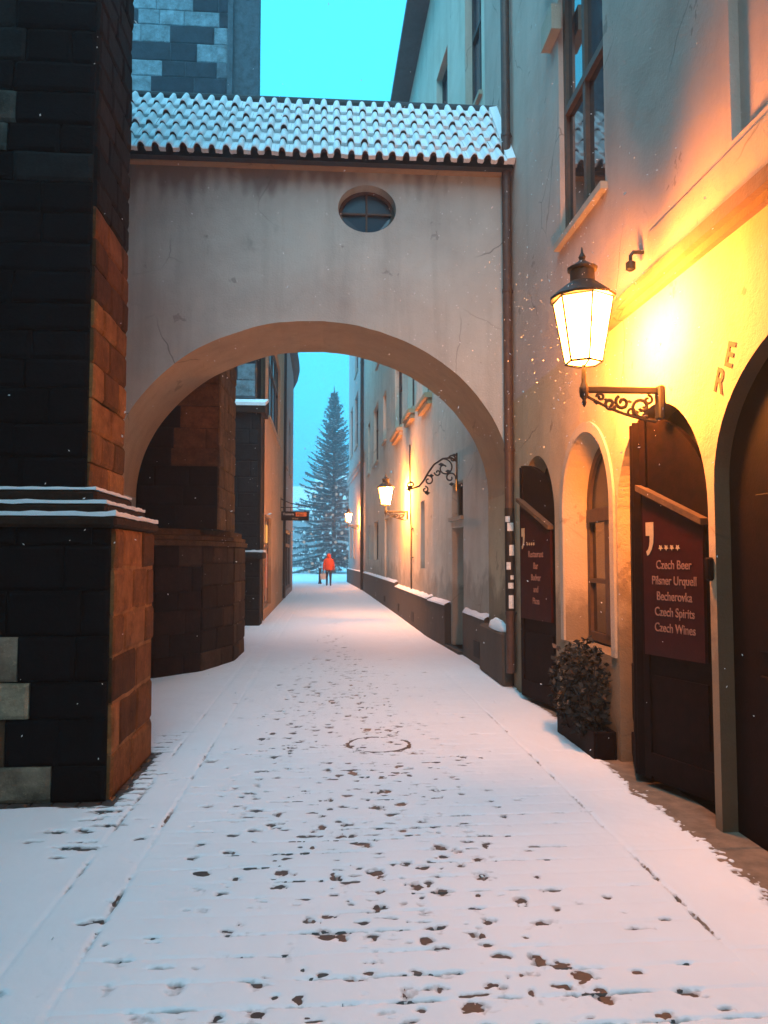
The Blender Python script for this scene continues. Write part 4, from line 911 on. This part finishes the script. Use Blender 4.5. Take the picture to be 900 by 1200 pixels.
# ------------------------------------------------------------------ wall lanterns
def spiral(c, r0, r1, t0, t1, n=22): return [(c[0] + (r0 + (r1 - r0) * i / n) * math.cos(t0 + (t1 - t0) * i / n), c[1] + (r0 + (r1 - r0) * i / n) * math.sin(t0 + (t1 - t0) * i / n)) for i in range(n + 1)]
def lantern(x, y, z, wall, label, wg='lamp_glass_wall'):
    # x,y: lantern axis; z: height of the bracket bar; wall: x of the wall face
    t = thing('wall_lantern', label, 'lantern', (wall, y, z), 'wall lanterns along the lane')
    mb = MB(); B = wall - x
    mb.bbox(x - .03, wall - .02, y - .018, y + .018, z - .022, z + .022, .006)
    mb.bbox(wall - .045, wall - .001, y - .04, y + .04, z - .20, z + .035, .01)
    arm = mb.build('bracket_arm', 'iron', t)
    mb = MB()
    def sc(pts, r): mb.tube([(wall - .03 - u, y, z - .02 + v) for u, v in pts], r, 6)
    r = .0125
    k = B / .54
    dia = [(0.02, -.195)] + [(.02 + .50 * (i / 10), -.195 + .185 * (i / 10) + .030 * math.sin(PI * i / 10) * -1) for i in range(1, 11)]
    sc([(u * k, v) for u, v in dia], .011)
    for c, r0, r1, a0, a1 in (((.12, -.095), .075, .016, R(-120), R(330)), ((.25, -.065), .050, .010, R(60), R(-390)), ((.335, -.075), .042, .010, R(200), R(640)), ((.40, -.030), .028, .008, R(0), R(400)), ((.075, -.045), .035, .008, R(90), R(480)), ((.19, -.135), .030, .008, R(150), R(-250))):
        sc([(u * k, v) for u, v in spiral(c, r0, r1, a0, a1)], r * (.8 if r0 < .04 else 1.0))
    for c in ((.20, -.06), (.30, -.12), (.15, -.13), (.36, -.05), (.10, -.10), (.43, -.07)):   # leaf drops
        mb.add([(wall - .03 - (c[0] + dx) * k, y + dy, z - .02 + c[1] + dz) for dx, dy, dz in ((-.022, 0, 0), (0, .008, .016), (.022, 0, .004), (0, -.008, -.016))], [(0, 1, 2, 3)])
    mb.build('scrollwork', 'iron', arm)
    mb = MB(); mb.lathe((x, y, z), [(.004, -.12), (.018, -.09), (.012, -.07), (.030, -.045), (.034, .0), (.026, .03), (.018, .05), (.014, .17)], 12); mb.build('stem', 'iron', t, 50)
    zb, zt, rb, rt = z + .185, z + .625, .125, .205
    H = [PI / 6 + i * PI / 3 for i in range(6)]
    bot = [(x + rb * math.cos(a), y + rb * math.sin(a), zb) for a in H]; top = [(x + rt * math.cos(a), y + rt * math.sin(a), zt) for a in H]
    fr = MB()
    for i in range(6):
        j = (i + 1) % 6; fr.tube([bot[i], top[i]], .0075, 6); fr.tube([bot[i], bot[j]], .009, 6); fr.tube([top[i], top[j]], .012, 6)
    for i in range(0, 6, 2): fr.tube([(x, y, zb - .03), bot[i]], .006, 5)
    fr.build('cage', 'iron', t)
    for i in range(6):
        j = (i + 1) % 6; p = MB(); s = .985; c = lambda P: (x + (P[0] - x) * s, y + (P[1] - y) * s, P[2]); p.quad(c(bot[i]), c(bot[j]), c(top[j]), c(top[i])); p.build('pane', wg if math.cos((H[i] + H[i] + PI / 3) / 2) > .4 else 'lamp_glass', t)
    p = MB(); p.add([(x + (P[0] - x) * .97, y + (P[1] - y) * .97, zb + .004) for P in bot], [tuple(range(6))]); p.build('bottom_pane', 'lamp_glass', t)
    mb = MB(); mb.lathe((x, y, zt), [(.222, -.004), (.226, .012), (.19, .045), (.12, .10), (.085, .125), (.085, .20), (.10, .205), (.105, .222), (.07, .24), (.035, .265), (.018, .28), (.026, .30), (.010, .33), (.004, .37)], 12, 0, PI / 6); mb.build('cap', 'iron', t, 35)
    return t
lantern(1.745, 5.09, 2.745, 2.3, 'large glowing street lantern on scrolled bracket beside the restaurant doors')
lantern(1.475, 19.6, 2.76, 2.054, 'glowing lantern on the lane house wall beyond the arch', 'lamp_glass_far')
lantern(1.09, 41.0, 3.30, 1.665, 'farthest small glowing lantern on the corner house near the tree', 'lamp_glass_far')

# scroll bracket of an old sign on the lane house
ib = thing('scroll_bracket', 'ornate wrought iron scroll bracket without a sign on the lane house', 'bracket', (2.2, 13.3, 3))
mb = MB(); fy = 13.1; wx = 2.226
def sb(pts, r): mb.tube([(wx - u, fy, 2.70 + v) for u, v in pts], r, 6)
sb([(.0, .55), (.10, .62), (.25, .60), (.40, .50), (.50, .36), (.58, .22), (.66, .12), (.78, .08), (.86, .12)], .016)
for c, r0, r1, a0, a1 in (((.22, .44), .16, .03, R(80), R(500)), ((.12, .27), .10, .02, R(200), R(-220)), ((.50, .22), .09, .02, R(60), R(460)), ((.80, .14), .075, .015, R(-80), R(330)), ((.08, .60), .07, .015, R(0), R(420)), ((.34, .36), .06, .015, R(0), R(-380)), ((.56, .06), .06, .012, R(90), R(480))): sb(spiral(c, r0, r1, a0, a1), .013)
for c in ((.05, .66), (.28, .50), (.16, .38), (.45, .30), (.10, .16), (.84, .06), (.52, .0)): mb.add([(wx - c[0] + dx, fy + dy, 2.70 + c[1] + dz) for dx, dy, dz in ((-.05, 0, 0), (0, .015, .035), (.05, 0, .01), (0, -.015, -.035))], [(0, 1, 2, 3)])
mb.build('scrollwork', 'iron', ib); mb = MB(); mb.box(wx - .02, wx + .012, fy - .03, fy + .03, 2.75, 3.40); mb.build('wall_plate', 'iron', ib)

# ------------------------------------------------------------------ planter with evergreen shrub under the arched window
pl = thing('planter', 'low dark planter box under the arched window', 'planter', (2.15, 6.7, 0))
for (x0, x1, y0, y1) in ((2.10, 2.12, 6.02, 7.0), (2.265, 2.285, 6.02, 7.0), (2.12, 2.265, 6.02, 6.04), (2.12, 2.265, 6.98, 7.0)): mb = MB(); mb.bbox(x0, x1, y0, y1, .0, .22, .006); mb.build('board', 'dark_wood', pl)
mb = MB(); mb.box(2.122, 2.262, 6.045, 6.975, .03, .19); mb.build('soil', 'bed', pl)
def leaf_cloud(mb, n, c, r, size, rnd):
    for _ in range(n):
        while True:
            p = Vector((rnd.uniform(-1, 1), rnd.uniform(-1, 1), rnd.uniform(-1, 1)))
            if .3 < p.length < 1: break
        p = Vector((c[0] + p.x * r[0], c[1] + p.y * r[1], c[2] + p.z * r[2]))
        d = Vector((rnd.gauss(0, 1), rnd.gauss(0, 1), rnd.gauss(0, .7))).normalized(); s = d.cross(Vector((rnd.gauss(0, 1), rnd.gauss(0, 1), rnd.gauss(0, 1)))).normalized(); L_ = size * rnd.uniform(.6, 1.3)
        mb.quad(p, p + d * L_ * .5 + s * L_ * .25, p + d * L_, p + d * L_ * .5 - s * L_ * .25)
rnd = random.Random(3)
for k, (yc, zc, ry, rz, lab) in enumerate([(6.30, .55, .27, .38, 'dark evergreen shrub in the planter next to the near doorway'), (6.76, .50, .25, .32, 'dark evergreen shrub in the planter nearer the far doorway')]):
    sh = thing('shrub', lab, 'shrub', (2.15, yc, .26), 'shrubs in the planter')
    mb = MB(); leaf_cloud(mb, 900, (2.15, yc, zc - .04), (.16, ry, rz + .05), .065, rnd); mb.build('foliage', 'leaves', sh)
    mb = MB(); leaf_cloud(mb, 30, (2.10, yc, zc + .02), (.17, ry, rz), .07, rnd); mb.build('withered_leaves', 'dry_leaves', sh)
    mb = MB()
    for i in range(7): mb.tube([(2.16, yc + rnd.uniform(-.1, .1), .25), (2.14 + rnd.uniform(-.06, .04), yc + rnd.uniform(-.2, .2), zc + rnd.uniform(0, rz))], [.009, .004], 5)
    mb.build('stems', 'bark', sh)

# ------------------------------------------------------------------ spruce with ornaments on the square
sp = thing('spruce_tree', 'tall snow dusted Christmas spruce hung with pale ornaments at the lane end', 'tree', (.62, 80, 0))
mb = MB(); mb.tube([(.62, 80, 0), (.62, 80, 8), (.62, 80, 15), (.62, 80, 18.9)], [.26, .2, .1, .03], 10); mb.build('trunk', 'bark', sp)
nd = MB(); sn = MB(); rnd = random.Random(11); tips = []
HT = 19.1
z = 1.0
while z < HT - .3:
    f_ = 1 - (z - 1.0) / (HT - 1.0); Rm = .08 + 4.8 * f_ ** .95; nb = int(9 + 11 * f_)
    for i in range(nb):
        a0 = 2 * PI * i / nb + rnd.uniform(-.25, .25); ln = Rm * rnd.choice((rnd.uniform(.55, .85), rnd.uniform(.9, 1.16))); zz = z + rnd.uniform(-.2, .2)
        up = .10 + .45 * (1 - f_); prev = None; steps = max(5, int(ln / .20))
        for k in range(steps + 1):
            u = k / steps; rr = ln * u; h = zz + ln * (up * u - .46 * u * u * f_ + .20 * u ** 4) + 0
            p = Vector((.62 + rr * math.cos(a0), 80 + rr * math.sin(a0), h))
            if prev is not None and u > .12:
                d = (p - prev).normalized(); side = Vector((-math.sin(a0), math.cos(a0), 0)); w = .42 * (1 - .55 * u) * (.45 + .55 * f_) + .10
                for sgn in (-1, 1):
                    e = p + (side * sgn * w + d * w * .8) * rnd.uniform(.6, 1.1) + Vector((0, 0, -w * rnd.uniform(.25, .65)))
                    q0 = p - d * .11; q1 = p + d * .11; nd.quad(q0, q1, e + d * .06, e - d * .04)
                    if rnd.random() < .42: o = Vector((0, 0, .04)); sn.quad(q0 + o, q1 + o, (e * .6 + p * .4) + o + d * .08, (e * .6 + p * .4) + o)
                for _ in range(2):
                    dr = Vector((rnd.uniform(-.12, .12), rnd.uniform(-.12, .12), -rnd.uniform(.18, .42) * (.4 + .6 * f_))); nd.quad(p - d * .07, p + d * .09, p + dr + d * .04, p + dr)
            prev = p
        tips.append((p.copy(), f_, a0)); nd.quad(p, p + Vector((math.cos(a0 + .4) * .1, math.sin(a0 + .4) * .1, .0)), p + Vector((math.cos(a0) * .35, math.sin(a0) * .35, .12)), p + Vector((math.cos(a0 - .4) * .1, math.sin(a0 - .4) * .1, .0)))
    z += .34 + .34 * f_
for i in range(60):
    a0 = rnd.uniform(0, 6.28); h = HT - .9 + 1.2 * i / 60; w = .30 * (1 - i / 62); nd.quad((.62, 80, h), (.62 + w * math.cos(a0) * .5 - .04, 80 + w * math.sin(a0) * .5, h + .02), (.62 + w * math.cos(a0), 80 + w * math.sin(a0), h + .18), (.66, 80, h + .12))
nd.build('crown', 'needles', sp); sn.build('branch_snow', 'snow', sp)
def orn_bell(): m = MB(); m.lathe((0, 0, 0), [(.20, 0), (.17, .06), (.13, .20), (.09, .32), (.02, .38)], 10); return m.mesh('ornament', 'ornament', 50)
def orn_star():
    m = MB(); c = [(.34 * math.cos(PI * j / 5) if j % 2 == 0 else .15 * math.cos(PI * j / 5), .34 * math.sin(PI * j / 5) if j % 2 == 0 else .15 * math.sin(PI * j / 5)) for j in range(10)]
    m.add([(x, 0, y) for x, y in c] + [(0, .07, 0), (0, -.07, 0)], [(j, (j + 1) % 10, 10) for j in range(10)] + [(j, (j + 1) % 10, 11) for j in range(10)]); return m.mesh('ornament', 'ornament')
def orn_ball(mt): m = MB(); m.lathe((0, 0, 0), [(.02, -.15), (.10, -.12), (.15, 0), (.10, .12), (.02, .15)], 10); return m.mesh('ornament', mt, 60)
OM = [orn_bell(), orn_star(), orn_ball('ornament'), orn_ball('ornament_red'), orn_ball('fairy_light')]
front = [t for t in tips if math.sin(t[2]) < .25 and t[0].z < 15]; rnd.shuffle(front); front.sort(key=lambda t: t[0].z + rnd.uniform(0, 8))
for p, f_, a0 in front[:110]:
    o = link('ornament', OM[1] if rnd.random() < .08 else (OM[3] if rnd.random() < .08 else OM[rnd.choice([0, 2, 2, 4])]), sp); o.matrix_parent_inverse = PINV[sp.name]; u = rnd.uniform(.8, 1.0)
    o.location = (.62 + (p.x - .62) * u, 80 + (p.y - 80) * u - .15, p.z - rnd.uniform(.25, .45)); s = rnd.uniform(.6, 1.15); o.scale = (s, s, s); o.rotation_euler = (0, rnd.uniform(-.3, .3), rnd.uniform(0, 6))
# pale houses across the square
def square_house(x0, x1, y, h, roof, mat, label):
    t = thing('square_house', label, 'house', ((x0 + x1) / 2, y, 0)); f = Facade((x0, y), (x1, y), (0, 1)); ops_ = []; n = max(2, int((x1 - x0) / 2.6))
    for i in range(n):
        for j in range(int(h / 3.6)): c = (i + .5) * (x1 - x0) / n; ops_.append(dict(s0=c - .55, s1=c + .55, z0=1.2 + 3.6 * j, z1=3.1 + 3.6 * j, depth=.25))
    f.wall(0, h, ops_, 'wall', mat, t)
    for o in ops_: f.window(o['s0'], o['s1'], o['z0'], o['z1'], t, .15, .12, 1, (), 'dark_frame', 'old_glass')
    mb = MB(); mb.add([(x0 - .4, y - .5, h), (x1 + .4, y - .5, h), (x1 + .4, y + 10, h), (x0 - .4, y + 10, h), (x0 - .4, y + 5, h + roof), (x1 + .4, y + 5, h + roof)], [(0, 1, 5, 4), (2, 3, 4, 5), (0, 4, 3), (1, 2, 5), (0, 3, 2, 1)]); mb.build('roof', 'snow_far', t)
    mb = MB(); mb.box(x0, x1, y + .3, y + 9.5, 0, h); mb.build('house_body', mat, t)
square_house(-14, -2.2, 130, 9.5, 4.5, 'plaster_grey', 'pale far house across the square, left behind the spruce')
square_house(-2.0, 12, 136, 13.0, 4, 'plaster_far', 'far pinkish house across the square, hidden behind the spruce')

# ------------------------------------------------------------------ walker, bag and bollard
def skin_mesh(name, V, E, Rr, root, mats, matf, sub=1):
    me = bpy.data.meshes.new(name); me.from_pydata(V, E, []); o = bpy.data.objects.new(name, me); COL.objects.link(o)
    md = o.modifiers.new('s', 'SKIN'); md.use_smooth_shade = True; ss = o.modifiers.new('u', 'SUBSURF'); ss.levels = sub; ss.render_levels = sub
    for i, r in enumerate(Rr): me.skin_vertices[0].data[i].radius = r if isinstance(r, tuple) else (r, r)
    me.skin_vertices[0].data[root].use_root = True
    dg = bpy.context.evaluated_depsgraph_get(); out = bpy.data.meshes.new_from_object(o.evaluated_get(dg)); bpy.data.objects.remove(o)
    out.materials.clear()
    for m in mats: out.materials.append(MATS[m])
    for p in out.polygons: p.material_index = matf(p.center); p.use_smooth = True
    return out
V = []; Ed = []; Rd = []
def J(p, r, par=None):
    V.append(p); Rd.append(tuple(q * 1.12 for q in r) if isinstance(r, tuple) else r * 1.12)
    if par is not None: Ed.append((par, len(V) - 1))
    return len(V) - 1
pel = J((0, 0, .93), (.165, .125)); wa = J((0, .01, 1.10), (.175, .13), pel); chst = J((0, .03, 1.30), (.195, .14), wa); shd = J((0, .03, 1.45), (.13, .10), chst); nk = J((0, .04, 1.53), .062, shd); hd = J((0, .055, 1.60), (.080, .09), nk); ht = J((0, .06, 1.72), (.072, .085), hd)
for sx, kn, an in ((-1, .14, .10), (1, -.06, -.20)):
    hp = J((sx * .09, .0, .86), .098, pel); k = J((sx * .10, kn, .49), .064, hp); an_ = J((sx * .10, an, .09), .045, k); tt = J((sx * .115, an + .17, .04), .042, an_)
hands = []
for sx, ey, hy in ((-1, -.06, -.02), (1, .06, .16)):
    s_ = J((sx * .20, .03, 1.42), .075, shd); e = J((sx * .27, ey, 1.14), .058, s_); wr = J((sx * .285, hy, .90), .038, e); pm = J((sx * .285, hy + .01, .83), (.022, .036), wr)
    hands.append((sx, wr))
    for i, (dy, ll) in enumerate(((-.03, .062), (-.01, .075), (.012, .07), (.032, .055))):
        f1 = J((sx * .285, hy + .01 + dy, .79), .009, pm); J((sx * .275, hy + .01 + dy * 1.1, .79 - ll), .008, f1)
    th1 = J((sx * .272, hy + .05, .84), .010, pm); J((sx * .265, hy + .075, .80), .009, th1)
def mf(c):
    if c.z < .115: return 2
    if abs(c.x) > .235 and c.z < .88: return 3
    if abs(c.x) < .235 and c.z < .88: return 1
    if c.z > 1.55: return 3
    return 0
body = skin_mesh('body', V, Ed, Rd, pel, ['jacket', 'jeans', 'boots', 'skin'], mf, 2)
per = thing('person', 'person in a bright orange hooded jacket walking away carrying a bag', 'person', (.06, 43.0, .005))
M_ = Matrix.Translation((.06, 43.0, .005)) @ Matrix.Diagonal((1, 1, 1.01, 1))
body.transform(M_); link('body', body, per)
bm = bmesh.new(); bmesh.ops.create_icosphere(bm, subdivisions=3, radius=1)
for v in bm.verts: v.co = Vector((v.co.x * .125 * (1.25 if v.co.z < -.3 else 1), .045 + v.co.y * .135, 1.635 + v.co.z * .155))
bmesh.ops.delete(bm, geom=[f for f in bm.faces if f.calc_center_median().y > .135], context='FACES')
me = bpy.data.meshes.new('hood'); bm.to_mesh(me); bm.free(); me.transform(M_); me.materials.append(MATS['jacket']); me.polygons.foreach_set('use_smooth', [True] * len(me.polygons)); link('hood', me, per)
mb = MB(); 
NS = 20; prof = [(.86, 1.12, 1.22), (.90, 1.20, 1.32), (1.05, 1.16, 1.28), (1.2, 1.18, 1.26), (1.32, 1.16, 1.2), (1.42, 1.0, 1.05)]
wid = {.86: .19, .90: .195, 1.05: .20, 1.2: .205, 1.32: .21, 1.42: .18}
ring_ = []
for z_, kx, ky in prof: ring_.append([(wid[z_] * kx * math.cos(2 * PI * i / NS) * (1 + .04 * math.sin(5 * i + z_ * 20)), .02 + .145 * ky * math.sin(2 * PI * i / NS), z_) for i in range(NS)])
for A_, B_ in zip(ring_, ring_[1:]):
    for i in range(NS): mb.quad(A_[i], A_[(i + 1) % NS], B_[(i + 1) % NS], B_[i])
jm = mb.mesh('jacket', 'jacket', 70); jm.transform(M_); link('jacket', jm, per)
bg = thing('shopping_bag', 'pale shopping bag hanging from the walking person\'s left hand', 'bag', (-.27, 43.0, .4))
mb = MB(); cx, cy = .06 - .30, 43.0 - .02
mb.add([(cx - .15, cy - .05, .36), (cx + .13, cy - .05, .36), (cx + .13, cy + .06, .36), (cx - .15, cy + .06, .36), (cx - .17, cy - .04, .68), (cx + .15, cy - .04, .69), (cx + .15, cy + .05, .69), (cx - .17, cy + .05, .68)], [(0, 3, 2, 1), (0, 1, 5, 4), (1, 2, 6, 5), (2, 3, 7, 6), (3, 0, 4, 7), (4, 5, 6, 7)]); mb.build('pouch', 'bag_white', bg)
mb = MB(); mb.tube([(cx - .09, cy, .68), (cx - .05, cy, .77), (cx + .02, cy, .775), (cx + .07, cy, .69)], .010, 6); mb.build('handles', 'bag_white', bg)
bo = thing('bollard', 'slim dark bollard to the left of the walking person', 'bollard', (-.46, 46.5, 0))
mb = MB(); mb.lathe((-.46, 46.5, 0), [(.11, 0), (.11, .08), (.08, .10), (.075, .80), (.095, .82), (.095, .88), (.06, .95), (.02, .98)], 12); mb.build('post', 'iron', bo, 50)
mb = MB(); mb.lathe((-.46, 46.5, .955), [(.055, 0), (.045, .03), (.01, .045)], 10); mb.build('snow_cap', 'snow', bo, 60)

# ------------------------------------------------------------------ snowflakes in the air
mb = MB(); rnd = random.Random(5)
for i in range(1500):
    near_ = rnd.random() < .35
    if near_: p = Vector((1.55 + rnd.gauss(0, .45), 4.9 + rnd.gauss(0, .5), 3.2 + rnd.gauss(0, .5)))
    else: p = Vector((rnd.uniform(-1.4, 2.15), 2.2 + 12 * rnd.random(), rnd.uniform(.3, 6)))
    if p.x > 2.2 or p.x < -1.4: continue
    r = rnd.uniform(.0022, .0048); d = Vector((rnd.gauss(0, 1), rnd.gauss(0, 1), rnd.gauss(0, 1))).normalized(); e = d.orthogonal().normalized(); g_ = d.cross(e); kk = rnd.uniform(1, 2.2)
    mb.add([p + d * r * kk, p - d * r * kk, p + e * r, p - e * r, p + g_ * r * .6, p - g_ * r * .6], [(0, 2, 4), (2, 1, 4), (1, 3, 4), (3, 0, 4), (2, 0, 5), (1, 2, 5), (3, 1, 5), (0, 3, 5)])
mb.build('falling_snow', 'snow', kind='stuff', label='small snowflakes drifting in the air around the lantern', cat='snowflakes')

# ------------------------------------------------------------------ haze: snowy dusk air
mb = MB(); mb.box(-60, 60, -30, 170, -1.2, 21); hz = mb.build('haze', 'snow', kind='stuff', label='thin snowy dusk haze filling the lane and square', cat='haze')
m = bpy.data.materials.new('haze'); m.use_nodes = True; t = m.node_tree; t.nodes.clear(); o = t.nodes.new('ShaderNodeOutputMaterial'); v = t.nodes.new('ShaderNodeVolumePrincipled')
v.inputs['Color'].default_value = (.75, .85, .92, 1); v.inputs['Density'].default_value = .0055; v.inputs['Anisotropy'].default_value = .25
L(t, v.outputs[0], o.inputs['Volume']); hz.data.materials.clear(); hz.data.materials.append(m)
